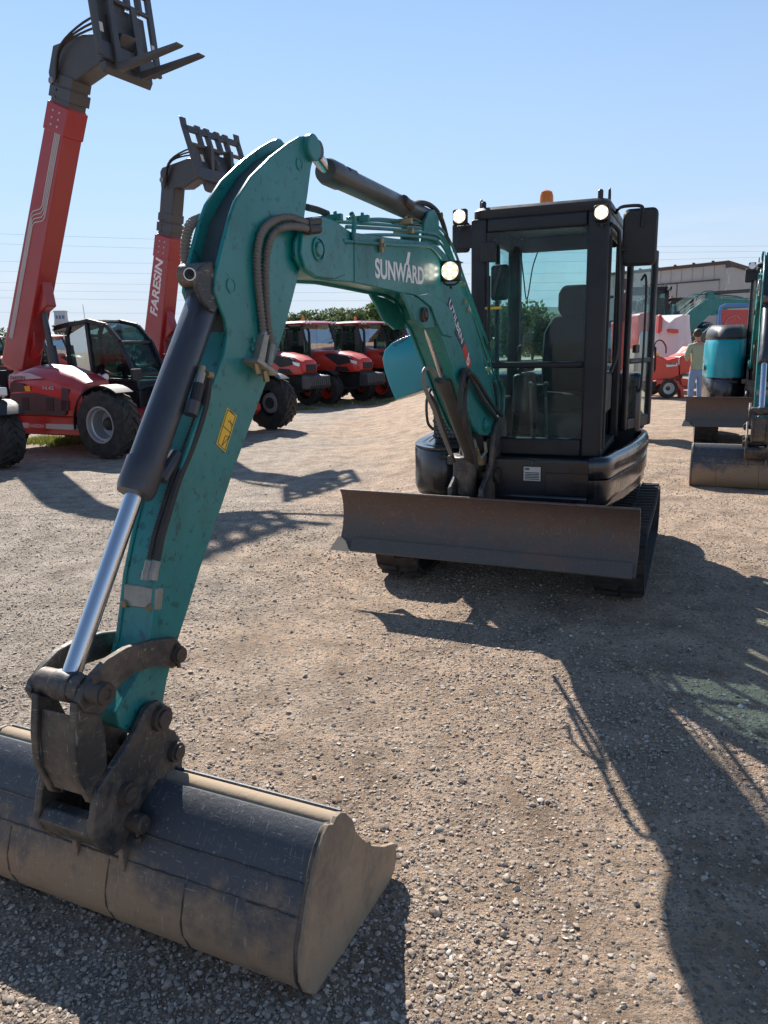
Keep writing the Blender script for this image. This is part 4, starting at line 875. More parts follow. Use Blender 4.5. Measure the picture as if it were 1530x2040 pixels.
    mid=P2([(158,1428),(172,1440),(176,1500),(186,1560),(196,1590),(182,1590),(160,1545),(156,1480)],AC+.075); q.prism(mid,AC-.056,AC+.056)
    PLK=q.build('push_link',STEEL,root,bevel=.004,xf=ARMX)
    p=pa(162,1496,AC+.078); 
    for sx in(1,-1):
        q=MB(); q.lathe((AC+sx*.0765,p.y,p.z),(sx,0,0),[(0,.016),(.002,.016),(.0025,0)],16); q.build('link_hole',GREYP if sx<0 else STEEL,PLK,xf=ARMX)
    # coupler: two side plates, pins, cross bars
    XC=AC+.095
    cp=P2([(288,1420),(300,1404),(318,1396),(335,1406),(340,1430),(338,1452),(350,1456),(359,1475),(361,1500),(352,1525),(345,1545),(325,1560),(298,1580),(278,1615),(262,1652),(246,1690),(225,1706),(196,1690),(184,1665),(190,1610),(198,1572),(225,1530),(252,1490),(272,1455)],XC)
    q=MB(); q.prism(cp,XC-.022,XC); q.prism(cp,AC-.117,AC-.095); CP=q.build('quick_coupler',STEEL,root,bevel=.005,xf=ARMX)
    for (u,v,r_,) in((318,1430,.032),(347,1497,.026),(251,1581,.030)):
        p=pa(u,v,XC); q=MB(); q.cyl((AC-.12,p.y,p.z),(XC,p.y,p.z),r_*.75); 
        for sx,xx in((1,XC),(-1,AC-.117)): q.lathe((xx-sx*.004,p.y,p.z),(sx,0,0),[(0,r_*1.15),(.020,r_*1.1),(.020,r_*.8),(.028,r_*.78),(.030,r_*.3),(.026,0)],24)
        q.build('coupler_pin',PIN,CP,xf=ARMX)
    p=pa(272,1638,XC+.02); q=MB(); q.cyl((AC-.05,p.y,p.z),(XC+.045,p.y,p.z),.026); q.lathe((XC+.045,p.y,p.z),(1,0,0),[(0,.024),(.006,.020),(.006,.008),(0,0)],20); q.cyl((XC+.025,p.y-.005,p.z+.03),(XC+.025,p.y-.005,p.z-.055),.007,n=8); q.cyl((XC+.025,p.y-.005,p.z-.038),(XC+.025,p.y-.005,p.z-.052),.013,n=6); q.build('coupler_pin',PIN,CP,xf=ARMX)
    cb=P2([(184,1668),(196,1640),(214,1625),(232,1636),(240,1668),(226,1700),(200,1690)],XC); q=MB(); q.prism(cb,AC-.096,XC-.021); q.build('cross_bar',STEEL,CP,bevel=.004,xf=ARMX)

    # ---- bucket
    XR=frame_pt(626,1983,A_ARM,2,0.004).x; XL=XR-1.24
    out_=[(668,1632),(655,1645),(645,1668),(634,1705),(622,1755),(612,1810),(604,1860),(598,1915),(600,1955),(610,1975),(628,1984),(655,1970),(700,1910),(740,1858),(770,1815),(784,1793)]
    lip=[(790,1765),(788,1737),(765,1737),(742,1728),(722,1708),(708,1680),(702,1648),(690,1630)]
    po=P2(out_,XR); pl2=P2(lip,XR)
    y0_,z0_=po[0]; po=[(y0_+.050,z0_-.020),(y0_+.030,z0_-.004),(y0_+.008,z0_-.002),(y0_-.010,z0_-.014)]+po[1:]; pl2=pl2[:-1]
    yb0,zb0=po[13]; yl,zl=po[-1]; kk=(.012-zl)/(yl-yb0); lift=lambda y,z:(y,max(z+kk*max(0,y-yb0)*max(0,min(1,(.42-z)/.2)),.003)); po=[lift(y,z) for y,z in po]; pl2=[lift(y,z) for y,z in pl2]
    ins=inset(po+pl2,.016)[:len(po)]
    q=MB(); q.prism(po[3:]+list(reversed(ins[3:])),XL+.012,XR-.012); BK=q.build('bucket',BUCKETM,root,xf=ARMX,smooth=45)
    for x0,x1 in((XR-.014,XR+.002),(XL-.002,XL+.014)):
        q=MB(); q.prism(inset(po+pl2,-.003),x0,x1); q.build('bucket_end_plate',BUCKETS,BK,bevel=.003,xf=ARMX)
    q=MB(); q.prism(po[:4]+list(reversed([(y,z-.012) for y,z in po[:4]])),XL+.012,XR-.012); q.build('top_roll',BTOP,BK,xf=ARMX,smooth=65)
    for xe in(XR-.013,XL+.013): q=MB(); q.tube([(xe+random.uniform(-.0015,.0015),y-.001+random.uniform(-.001,.001),z+random.uniform(-.002,.002)) for y,z in resample2(po[3:],.018)],.0065,n=6); q.build('weld_bead',STEEL,BK,xf=ARMX)
    # lip, top tube, wear bead and weld seams on the back
    q=MB(); q.cyl((XL+.012,po[0][0]+.002,po[0][1]+.002),(XR-.012,po[0][0]+.002,po[0][1]+.002),.007,n=10); q.build('top_bead',BUCKETM,BK,xf=ARMX)
    def onback(f):   # point along outer path
        seg=f*(len(po)-1); i=min(int(seg),len(po)-2); t=seg-i; return (po[i][0]*(1-t)+po[i+1][0]*t, po[i][1]*(1-t)+po[i+1][1]*t)
    for f_ in(.40,.47):
        y,z=onback(f_); q=MB(); pts=[(x,y-.002+random.uniform(-.0006,.0006),z+random.uniform(-.0012,.0012)) for x in np.linspace(XL+.02,XR-.02,70)]; q.tube(pts,.0026,n=6); q.build('weld_bead',STEEL,BK,xf=ARMX)
    for xx in(XR-.62,XR-.36,XR-1.0):
        q=MB(); q.tube([(xx+random.uniform(-.001,.001)+(.006 if k>4 else 0),onback(.48+k*.03)[0]-.0015,onback(.48+k*.03)[1]) for k in range(8)],.0022,n=6); q.build('weld_bead',STEEL,BK,xf=ARMX)
    # wear strip along lower back
    a_,b_=onback(.42),onback(.60)
    # gussets on the back under the coupler
    for x in(AC-.095,AC+.075):
        (ya,za),(yb,zb_),(yc,zc_)=onback(.24),onback(.38),onback(.50)
        q=MB(); q.prism([(ya+.01,za),(ya-.085,za-.01),(yb-.060,zb_-.02),(yc-.002,zc_),(yb+.01,zb_)],x-.009,x+.009); q.build('bucket_ear',BUCKETM,BK,bevel=.003,xf=ARMX)
    # ears rising from the top behind the coupler
    for x in(AC-.07,AC+.052):
        y0_,z0_=po[0]; q=MB(); pr=P2([(350,1462),(362,1490),(358,1520),(362,1560),(380,1580),(300,1600),(250,1610),(256,1560),(300,1540),(330,1500)],AC+.06); q.prism(pr,x,x+.018); q.build('bucket_ear',BUCKETM,BK,bevel=.004,xf=ARMX)
    # ---- hoses at the boom foot
    for pix,x,r_,mt_ in(([(925,770),(921,745),(927,736),(935,742),(930,770),(926,800),(930,838),(940,880)],NB+.02,.012,HOSE),
                    ([(915,820),(917,780),(921,752),(930,742),(942,760),(955,785),(972,812),(990,835)],NB+.03,.013,HOSE),
                    ([(930,745),(940,745),(955,765),(970,790),(985,812),(1000,828)],NB+.045,.012,HOSE),
                    ([(926,800),(925,840),(935,870),(945,900),(950,930)],NB+.03,.012,HOSE)):
        pipe(pix,x,r_,'hydraulic_hose',mt_,SB)
    for k in range(5):
        pipe([(975+k*6,752+k*3),(980+k*6,775),(984+k*5,800),(985+k*4,830),(978+k*3,870)],NB-.03+k*.012,.0085,'hydraulic_hose',HOSE if k%2 else TEAL,SB)
    fit([(943,875),(947,890)],NB+.03,.012,ALU,'hose_fitting',SB); fit([(948,892),(957,922)],NB+.03,.015,ZINC,'hose_fitting',SB)
    fit([(966,880),(968,900)],NB+.02,.010,ALU,'hose_fitting',SB); fit([(968,900),(958,912)],NB+.02,.010,ALU,'hose_fitting',SB)
    return root
ex=make_excavator('compact_excavator','teal compact excavator in the foreground with black cab, opened side cover and wide bucket')
# ---------------------------------------------------------------- other machines
SB_=1.3125      # the machines on the lower ground are full size
def vplane(u,v,P0,hd,off=0):
    h=Vector((math.cos(hd),math.sin(hd),0)); n=Vector((-h.y,h.x,0)); c=Vector((0,0,EYE))-P0; d=ray(u,v)
    t=(off-c.dot(n))/d.dot(n); q=c+d*t; return (q.dot(h),q.z)
def rrect(cx,cz,hx,hz,r,seg=4):
    out=[]
    for a0,sx,sz in((0,1,1),(90,-1,1),(180,-1,-1),(270,1,-1)):
        for t in range(seg+1):
            a=R(a0+90*t/seg); out.append((cx+sx*(hx-r)+r*math.cos(a),cz+sz*(hz-r)+r*math.sin(a)))
    return out
def wheel(parent,x,y,r,w,rimr,rimmat,side,lugs=22,lugh=.035,name='wheel',steer=0,dish=.05,ag=True):
    """axle along y; side -1: outer face towards -y"""
    W=MB(); s=1 if side>0 else -1
    prof=[(-w/2,rimr*.98),(-w/2*.98,rimr*1.08),(-w/2,r*.80),(-w/2*.9,r*.93),(-w/2*.6,r-lugh),(w/2*.6,r-lugh),(w/2*.9,r*.93),(w/2,r*.80),(w/2*.98,rimr*1.08),(w/2,rimr*.98)]
    W.lathe((0,0,0),(0,1,0),prof+[prof[0]],40,caps=False)
    # lathe closes with caps at the ends: the bore is filled by the rim
    for k in range(lugs):
        for sd in(-1,1):
            a=2*math.pi*(k+(.5 if sd>0 else 0))/lugs; ring=[]
            for yy,da,hh in((0.02,0,1),(w*.46,-.55*2*math.pi/lugs*1.6,.90)):
                aa_=a+da; hw=.5*(2*math.pi/lugs)*.36
                R0=(r-lugh-.01)*(1 if hh==1 else .96); R1=r*(1 if hh==1 else .965)
                ring.append([(math.cos(aa_-hw)*R0,sd*yy,math.sin(aa_-hw)*R0),(math.cos(aa_+hw)*R0,sd*yy,math.sin(aa_+hw)*R0),(math.cos(aa_+hw*.7)*R1,sd*yy,math.sin(aa_+hw*.7)*R1),(math.cos(aa_-hw*.7)*R1,sd*yy,math.sin(aa_-hw*.7)*R1)])
            W.loft(ring)
    M=Matrix.Translation((x,y,r))@Matrix.Rotation(steer,4,'Z')
    t=W.build(name,RUBBER,parent,xf=M,smooth=30)
    Q=MB(); o=w/2*s
    Q.lathe((0,o*1.01,0),(0,-s,0),[(0,rimr*1.02),(0,rimr*.93),(dish*.6,rimr*.88),(dish*.7,rimr*.80),(dish*2.4,rimr*.74),(dish*2.6,rimr*.45),(dish*2.6,rimr*.40)],32,caps=False)
    for i in range(8):
        a=2*math.pi*i/8; Q.cyl((math.cos(a)*rimr*.47,o*1.01-s*dish*2.6,math.sin(a)*rimr*.47),(math.cos(a)*rimr*.47,o*1.01-s*dish*2.2,math.sin(a)*rimr*.47),rimr*.035,n=6)
    Q.build('rim',rimmat,t,xf=M,smooth=35)
    Q=MB(); Q.lathe((0,o*1.01-s*dish*2.65,0),(0,s,0),[(0,rimr*.42),(.01,rimr*.40),(dish*1.2,rimr*.34),(dish*1.6,rimr*.2),(dish*1.6,0)],24); Q.build('hub',HUBM,t,xf=M,smooth=35)
    return t
def local_text(txt,o,ex,ey,h,w,mat,par,nm,bold=.02,shear=0):
    q=text_mb(txt,1.0,basis(Vector(o),ex,ey)@Matrix.Scale(h/.72,4,(0,1,0)),bold=bold,shear=shear,target_w=w); return q.build(nm,mat,par,smooth=0)
def carriage(par,BP,tilt,wd=1.25,ht=1.15,forks=True,mat=None,hang=.62):
    """fork carriage: local frame at BP, x forward, y across, z up, tilted"""
    M=Matrix.Translation(BP)@Matrix.Rotation(-tilt,4,'Y')
    q=MB()
    def pl(poly,y0,y1): q.prism([(a,b) for a,b in poly],y0,y1,axis=1)
    # two side uprights with slots
    for s in(-1,1):
        y=s*(wd/2-.06)
        q.b2(-.02,.03,y-.055,y+.055,-.1,ht-.12); 
        q.prism([(-.02,ht-.12),(.03,ht-.12),(.05,ht),(-.0,ht+.04)],y-.055,y+.055,axis=1)
    # top bar, mid bars, bottom bar
    q.b2(-.03,.03,-wd/2+.04,wd/2-.04,ht-.20,ht-.10)
    q.cyl((0,-wd/2+.1,ht-.42),(0,wd/2-.1,ht-.42),.035,n=12)
    q.b2(-.05,.02,-wd/2+.1,wd/2-.1,-.12,.10)
    for y in(-.36,-.13,.13,.36): q.b2(-.05,.035,y-.035,y+.035,ht-.45,ht-.08); q.cyl((0,y-.05,ht-.09),(0,y+.05,ht-.09),.045,n=12)
    FR=q.build('fork_carriage',mat,par,bevel=.006,xf=M)
    q=MB(); q.b2(-.16,-.03,-.46,.10,-.15,ht-.40); q.prism([(-.03,-.1),(-.16,-.1),(-.16,-.22),(-.10,-.28),(-.03,-.2)],-.46,.46,axis=1); q.b2(-.12,-.03,.10,.46,-.12,ht-.48); q.build('coupling_plate',mat,FR,bevel=.01,xf=M)
    for y in(-.5,.5): q=MB(); q.b2(.03,.04,y-.03,y+.03,.2,.32); q.build('carriage_label',LIGHTG,FR,xf=M)
    if forks:
        for y in(-.34,.10):
            q=MB(); q.prism([(.035,ht-.45),(.075,ht-.45),(.08,-.16),(1.15,-.20),(1.18,-.225),(1.14,-.24),(.06,-.26),(.03,-.2)],y,y+.11,axis=1); q.build('fork',mat,FR,bevel=.004,xf=M)
BOOMB=paint('boom head charcoal',(.045,.047,.053),.42,.3,(.16,.14,.11),coat=.1,specks=.1)
BOOMR=paint('boom red',(.32,.014,.016),.38,.12,(.3,.15,.12),coat=.4,specks=.1)
def telehandler(name,label,P0,hd,pix_base,pix_red,pix_blk,pix_head,w0,w1,text=None,full=True,tilt=0.25,group=None,ctilt=0.2,cpos=None,stext='14.42',forks=True,cht=1.15,cwd=1.25):
    root=empty(name,P0,hd,label,'telehandler',group,SB_)
    V=lambda u,v:tuple(k/SB_ for k in vplane(u,v,P0,hd))
    a=V(*pix_base);b=V(*pix_red);c=V(*pix_blk);dhd=V(*pix_head)
    def beam(p,q,h0,h1,wd,mat,nm,par,bev=.02,ext=0):
        P=Vector((p[0],0,p[1]));Q=Vector((q[0],0,q[1])); d=(Q-P).normalized(); n=Vector((-d.z,0,d.x)); P=P-d*ext
        m=MB(); m.loft([[P-n*h0/2+Vector((0,-wd/2,0)),P-n*h0/2+Vector((0,wd/2,0)),P+n*h0/2+Vector((0,wd/2,0)),P+n*h0/2+Vector((0,-wd/2,0))],[Q-n*h1/2+Vector((0,-wd/2,0)),Q-n*h1/2+Vector((0,wd/2,0)),Q+n*h1/2+Vector((0,wd/2,0)),Q+n*h1/2+Vector((0,-wd/2,0))]])
        return m.build(nm,mat,par,bevel=bev),P,Q,d,n
    BMo,P,Q,d,n=beam(a,b,w0*1.15,w0*.92,w0*.78,BOOMR,'boom',root)
    # collar at the end of the red section, wear pads and bolts
    m=MB(); 
    M=basis(Q-d*.22,d,Vector((0,1,0)))
    m.box((0,0,0),(.40,w0*.84,w0*1.0)); m.build('boom_collar',BOOMR,BMo,bevel=.015,xf=M)
    m=MB()
    for sy in(-1,1):
        for k in range(3): m.cyl((-.10+.1*k,sy*w0*.42,.15*w0),(-.10+.1*k,sy*w0*.435,.15*w0),.015,n=8); m.cyl((-.10+.1*k,sy*w0*.42,-.15*w0),(-.10+.1*k,sy*w0*.435,-.15*w0),.015,n=8)
    m.build('collar_bolts',LIGHTG,BMo,xf=M)
    # pipes running up the near side
    L=(Q-P).length
    for i in range(0 if text else 4):
        yy=-w0*.40; o1=w0*(.34-.05*i); o2=w0*(-.10-.07*i); pts=[P+d*(L*.12)+n*o1,P+d*(L*(.60-.012*i))+n*o1,P+d*(L*(.615-.012*i))+n*(o1-.03),P+d*(L*(.635-.012*i))+n*(o2+.03),P+d*(L*(.65-.012*i))+n*o2,P+d*(L*.93)+n*(o2)]
        m=MB(); m.tube([p+Vector((0,yy,0)) for p in pts],.010,n=6); m.build('boom_pipe',LIGHTG,BMo)
    # lower lug and telescoping ram housing
    m=MB(); 
    for t_,hh in((.16,.10),(.34,.20)): 
        p=P+d*(L*t_)-n*(w0*.5+.02); m.loft([[p-d*.55+Vector((0,y,0))+n*.05 for y in(-.10,.10)]+[p-d*.35-n*hh*.2+Vector((0,y,0)) for y in(.10,-.10)],[p+d*.25+n*.05+Vector((0,y,0)) for y in(-.10,.10)]+[p-d*.15-n*hh+Vector((0,y,0)) for y in(.10,-.10)]])
    m.build('boom_lug',BOOMR,BMo,bevel=.02)
    if text: 
        o_=P+d*(L*.36)+n*(-w0*.14)+Vector((0,-w0*.392,0)); local_text(text,o_,d,n,w0*.45,L*.46,WHITE,BMo,'boom_lettering',.03,.2)
    # black inner sections
    B2,P2_,Q2,d2,n2=beam(b,c,w1,w1,w1*.82,BOOMB,'inner_boom',root,ext=.3)
    m=MB(); M2=basis(P2_+d2*.32,d2,Vector((0,1,0))); m.box((.12,0,0),(.16,w1*.95,w1*1.12)); m.box((.30,0,.0),(.14,w1*.9,w1*1.06))
    for k in range(3): m.cyl((.05+.1*k,-w1*.5,w1*.2),(.05+.1*k,-w1*.52,w1*.2),.02,n=8)
    m.build('wear_pad_frame',BOOMB,B2,bevel=.01,xf=M2)
    # goose neck head
    hp=[V(u,v) for u,v in pix_neck[name]]
    m=MB(); m.prism(hp,-w1*.40,w1*.40,axis=1); HDo=m.build('boom_head',BOOMB,root,bevel=.02)
    m=MB(); m.cyl((hp[0][0]*.5+hp[1][0]*.5+.05,-w1*.46,hp[0][1]*.5+hp[1][1]*.5),(hp[0][0]*.5+hp[1][0]*.5+.05,w1*.46,hp[0][1]*.5+hp[1][1]*.5),.05); m.build('head_pin',GREYP,HDo)
    cp=cpos and V(*cpos) or dhd
    carriage(root,Vector((cp[0],0,cp[1])),ctilt,mat=BOOMB,forks=forks,ht=cht,wd=cwd)
    # tilt ram, hoses and brackets at the head
    hx,hz_=(hp[1][0]+hp[2][0])/2,(hp[1][1]+hp[2][1])/2
    m=MB(); A1=Vector((hx+.15,-.05,hz_-.05)); A2=Vector((cp[0]-.08,-.05,cp[1]+.25)); m.cyl(A1,A1+(A2-A1)*.6,.06); m.cyl(A1+(A2-A1)*.6,A2,.035); m.build('tilt_ram',BOOMB,HDo)
    for k in range(3):
        m=MB(); yy=-w1*.42-.02*k; m.tube(spline([(hx+.1,yy,hz_-.25-.05*k),(hx+.35,yy-.05,hz_+.10),(cp[0]-.35,yy-.03,cp[1]+.42+.06*k),(cp[0]-.1,yy,cp[1]+.30),(cp[0]-.05,yy+.05,cp[1]+.05)],6),.016,n=6); m.build('head_hose',HOSE,HDo)
    for ya in(-.30,.22): m=MB(); m.b2(cp[0]-.20,cp[0]-.02,ya,ya+.08,cp[1]-.1,cp[1]+.5); m.build('head_bracket',BOOMB,HDo,bevel=.01)
    # lifting ram
    m=MB(); s0=Vector((a[0]+.95,0,.75)); s1=P+d*(L*.27)-n*(w0*.6); dd=(s1-s0); m.cyl(s0,s0+dd*.62,.085); m.cyl(s0+dd*.6,s1,.05); m.build('lift_ram',BOOMB,root)
    # chassis and body
    m=MB(); m.prism([(-1.75,.55),(-1.7,1.15),(-1.35,1.32),(-.9,1.15),(-.4,.95),(1.15,.62),(1.3,.55),(1.3,.42),(1.2,.34),(-1.4,.34)],-.30,.30,axis=1); m.b2(-1.25,.8,-.78,.78,.36,.52); CH=m.build('chassis',REDP,root,bevel=.02)
    m=MB(); m.b2(-1.1,.62,-.905,-.875,.42,.50); m.build('side_stripe',LIGHTG,CH,bevel=.004)
    m=MB(); m.b2(-1.3,.66,-.88,-.60,.32,.62); SK=m.build('side_skirt',REDP,root,bevel=.02)
    m=MB(); m.prism([(-.45,.40),(-.08,.40),(-.06,.52),(-.43,.52)],-.915,-.905,axis=1); BG=m.build('makers_badge',REDP,SK); local_text('FARESIN',(-.42,-.917,.435),(1,0,0),(0,0,1),.055,.32,LIGHTG,BG,'badge_lettering')
    # hood: sculpted loft along x
    secs=[(-.78,.62,1.10,.10),(-.72,.62,1.30,.18),(-.35,.62,1.395,.22),(.15,.62,1.36,.2),(.55,.62,1.25,.16),(.80,.62,1.14,.12)]
    m=MB(); rings=[]
    for x,z0,z1,rr in secs:
        ring=[(x,-.90,z0),(x,-.93,z0+(z1-z0)*.5),(x,-.90,z1-rr),(x,-.86,z1-rr*.45),(x,-.76,z1-rr*.12),(x,-.55,z1),(x,-.36,z1),(x,-.34,z0)]; rings.append(ring)
    m.loft(rings); HO=m.build('engine_hood',REDP,root,bevel=.012,smooth=40)
    m=MB(); m.loft([[(x,-.74,z1-rr*.12+.006),(x,-.42,z1+.006),(x,-.42,z1-.0),(x,-.74,z1-rr*.12-.01)] for x,z0,z1,rr in secs[1:5]]); m.build('hood_grey_panel',GREYP,HO)
    m=MB(); m.prism([(-.76,.98),(-.40,1.0),(-.42,1.12),(-.70,1.14)],-.945,-.93,axis=1); m.prism([(.35,.70),(.50,.72),(.55,1.04),(.40,1.06)],-.935,-.915,axis=1); m.prism([(-.70,.64),(.42,.64),(.55,.86),(-.2,.98),(-.75,.96)],-.935,-.912,axis=1); m.build('hood_vent',DGREY,HO,bevel=.004)
    m=MB()
    for k in range(2): m.prism([(-.52+k*.55,.70),(-.36+k*.55,.70),(-.34+k*.55,.90),(-.50+k*.55,.90)],-.94,-.93,axis=1)
    m.build('hood_grille',PLAST,HO)
    m=MB(); m.prism([(-.76,1.16),(.02,1.20),(-.3,1.28),(-.72,1.26)],-.935,-.905,axis=1); m.build('hood_stripe',LIGHTG,HO)
    local_text('FARESIN',(-.70,-.938,1.175),(1,0,.02),(0,0,1),.055,.34,NAVY,HO,'hood_lettering',.02,.2)
    if stext: local_text(stext,(.0,-.936,1.03),(1,0,-.02),(0,0,1),.05,.24,LIGHTG,HO,'model_number')
    m=MB(); m.prism([(-.42,1.0),(-.28,1.0),(-.28,1.08),(-.42,1.08)],-.9375,-.936,axis=1); m.build('yellow_label',YELL,HO)
    # front end of the hood with two vents
    m=MB(); m.prism([(-.88,.70),(-.62,.72),(-.64,1.04),(-.84,1.0)],.80,.815,axis=0); m.prism([(-.56,.90),(-.38,.90),(-.38,1.06),(-.56,1.06)],.80,.815,axis=0); m.build('front_vent',DGREY,HO)
    # fenders
    for sy in(-1,1):
        m=MB(); rings=[]
        for k in range(13):
            an=R(55+k*11); r_=.60
            ring=[]
            for rr_,yy in((r_-.02,.66),(r_-.02,1.0),(r_+.0,1.0),(r_+.0,.66)): ring.append((1.18+math.cos(an)*rr_,sy*yy-sy*.06,.50+math.sin(an)*rr_))
            rings.append(ring)
        m.loft(rings); m.build('mudguard',PLAST,root,smooth=40)
    # wheels
    for x in(-1.22,1.18):
        for sy in(-1,1): wheel(root,x,sy*.80,.52,.36,.27,RIMS,sy,lugs=18,lugh=.03,dish=.10)
    # cab on the far side with curved glass
    cx0,cx1,cy0,cy1=-.62,.72,.18,.88
    prof=[(cx0,.62),(cx0+.02,1.85),(cx0+.10,2.0),(-.1,2.06),(.28,1.98),(.55,1.72),(.80,1.2),(.86,.95),(.86,.62)]
    m=MB()
    def bar(p,q,y,w_=.05): 
        P_=Vector((p[0],y,p[1]));Q_=Vector((q[0],y,q[1])); dd=(Q_-P_).normalized(); nn=Vector((-dd.z,0,dd.x))
        m.loft([[P_+nn*w_+Vector((0,-.03,0)),P_+nn*w_+Vector((0,.03,0)),P_-nn*w_*.3+Vector((0,.03,0)),P_-nn*w_*.3+Vector((0,-.03,0))],[Q_+nn*w_+Vector((0,-.03,0)),Q_+nn*w_+Vector((0,.03,0)),Q_-nn*w_*.3+Vector((0,.03,0)),Q_-nn*w_*.3+Vector((0,-.03,0))]])
    for y in(cy0,cy1):
        for p,q in zip(prof,prof[1:]): bar(p,q,y)
        bar((-.05,.62),(-.12,2.04),y); bar((cx0,1.12),(.84,1.10),y,.04)
    for (x,z) in(prof[1],prof[3],prof[5],prof[6]): m.b2(x-.03,x+.03,cy0,cy1,z-.03,z+.02)
    CB=m.build('cab_frame',CABB,root,bevel=.01)
    m=MB(); m.b2(cx0+.02,.84,cy0-.005,cy1+.005,.55,1.10); m.build('cab_panel',CABB,CB,bevel=.02)
    m=MB(); m.prism([(cx0-.30,1.93),(cx0-.28,2.02),(cx0+.05,2.07),(-.12,2.10),(-.12,2.04),(cx0,1.98)],cy0-.02,cy1+.02,axis=1); m.build('cab_roof',CABB,CB,bevel=.01)
    def gl(pts,nm='cab_glass'):
        g_=MB(); g_.add([p for p in pts],[tuple(range(len(pts)))]); 
        g_.add([Vector(p)+Vector((.004,.004,.004)) for p in pts],[tuple(reversed(range(len(pts))))]); g_.build(nm,GLASSD,CB,smooth=0)
    for y in(cy0,cy1): gl([(cx0,y,1.15),(cx0+.02,y,1.85),(-.1,y,2.04),(-.05,y,1.15)]); gl([(-.05,y,1.15),(-.1,y,2.04),(.28,y,1.97),(.55,y,1.72),(.80,y,1.2)])
    g_=MB(); g_.loft([[(x,cy0+.02,z),(x,cy1-.02,z)] for x,z in prof[3:8]],close=False); g_.loft([[(x-.004,cy0+.02,z-.004),(x-.004,cy1-.02,z-.004)] for x,z in prof[3:8]],close=False); g_.build('curved_windscreen',GLASSD,CB,smooth=80)
    g_=MB(); g_.loft([[(x,cy0+.02,z),(x,cy1-.02,z)] for x,z in prof[0:2]],close=False); g_.build('rear_glass',GLASSD,CB)
    m=MB(); m.b2(-.45,.0,.34,.72,.95,1.12); m.b2(-.50,-.38,.36,.70,1.10,1.62); m.b2(-.50,-.40,.44,.62,1.6,1.8); m.build('operator_seat',PLAST,CB,bevel=.03)
    m=MB(); m.tube([(.45,.53,1.1),(.32,.53,1.32)],.02); m.lathe((.31,.53,1.33),(-.5,0,.8),[(0,.15),(.02,.17),(.03,.15),(.02,.13)],20); m.build('steering_wheel',PLAST,CB)
    m=MB(); m.tube([(.80,cy1,1.5),(.95,cy1+.18,1.55)],.012); m.b2(.90,.94,cy1+.10,cy1+.28,1.35,1.65); m.build('mirror',PLAST,CB,bevel=.01); m=MB(); m.tube([(.86,cy0,1.25),(1.0,cy0-.15,1.2)],.01); m.b2(.97,1.02,cy0-.25,cy0-.05,1.12,1.3); m.build('mirror',PLAST,CB,bevel=.01)
    m=MB(); m.b2(-.92,-.86,-1.02,-.86,.98,1.32); m.tube([(-.85,-.6,1.2),(-.88,-.9,1.2)],.015); m.build('rear_mirror',PLAST,root,bevel=.02)
    m=MB(); m.tube([(-.35,.35,2.08),(-.37,.35,2.35)],.004,n=5); m.build('aerial',INK,CB)
    for y in(.30,.45):
        m=MB(); m.lathe((.50,y-.62,1.18),(1,0,0),[(0,.05),(.05,.06),(.06,.05),(.06,0)],16); m.build('headlight',LAMPL,root)
    return root
P1=ground_pt(224,913,DROP); H1=R(-27); h1=Vector((math.cos(H1),math.sin(H1),0)); n1=Vector((-h1.y,h1.x,0)); PT1=P1-h1*1.18*SB_+n1*.80*SB_; PT1.z=DROP
P2g=ground_pt(545,855,DROP); H2=R(-30); h2=Vector((math.cos(H2),math.sin(H2),0)); n2_=Vector((-h2.y,h2.x,0)); PT2=P2g-h2*1.18*SB_-n2_*.80*SB_; PT2.z=DROP
pix_neck={'telehandler':[(119,185),(113,150),(122,97),(182,75),(262,72),(245,118),(215,132),(168,165)],
          'far_telehandler':[(331,378),(329,345),(333,336),(383,318),(430,318),(432,345),(412,352),(378,376)]}
telehandler('telehandler','large red telehandler with raised boom, grey hood stripe and forks pointing right',PT1,H1,(40,735),(136,212),(143,165),(240,120),.46,.40,text=None,ctilt=R(6),cpos=(258,118))
telehandler('far_telehandler','red telehandler behind the first one, boom raised with white lettering',PT2,H2,(311,715),(338,470),(346,360),(420,330),.42,.34,text='FARESIN',ctilt=R(18),cpos=(448,356),cht=.92,cwd=1.5,stext=None,forks=False)

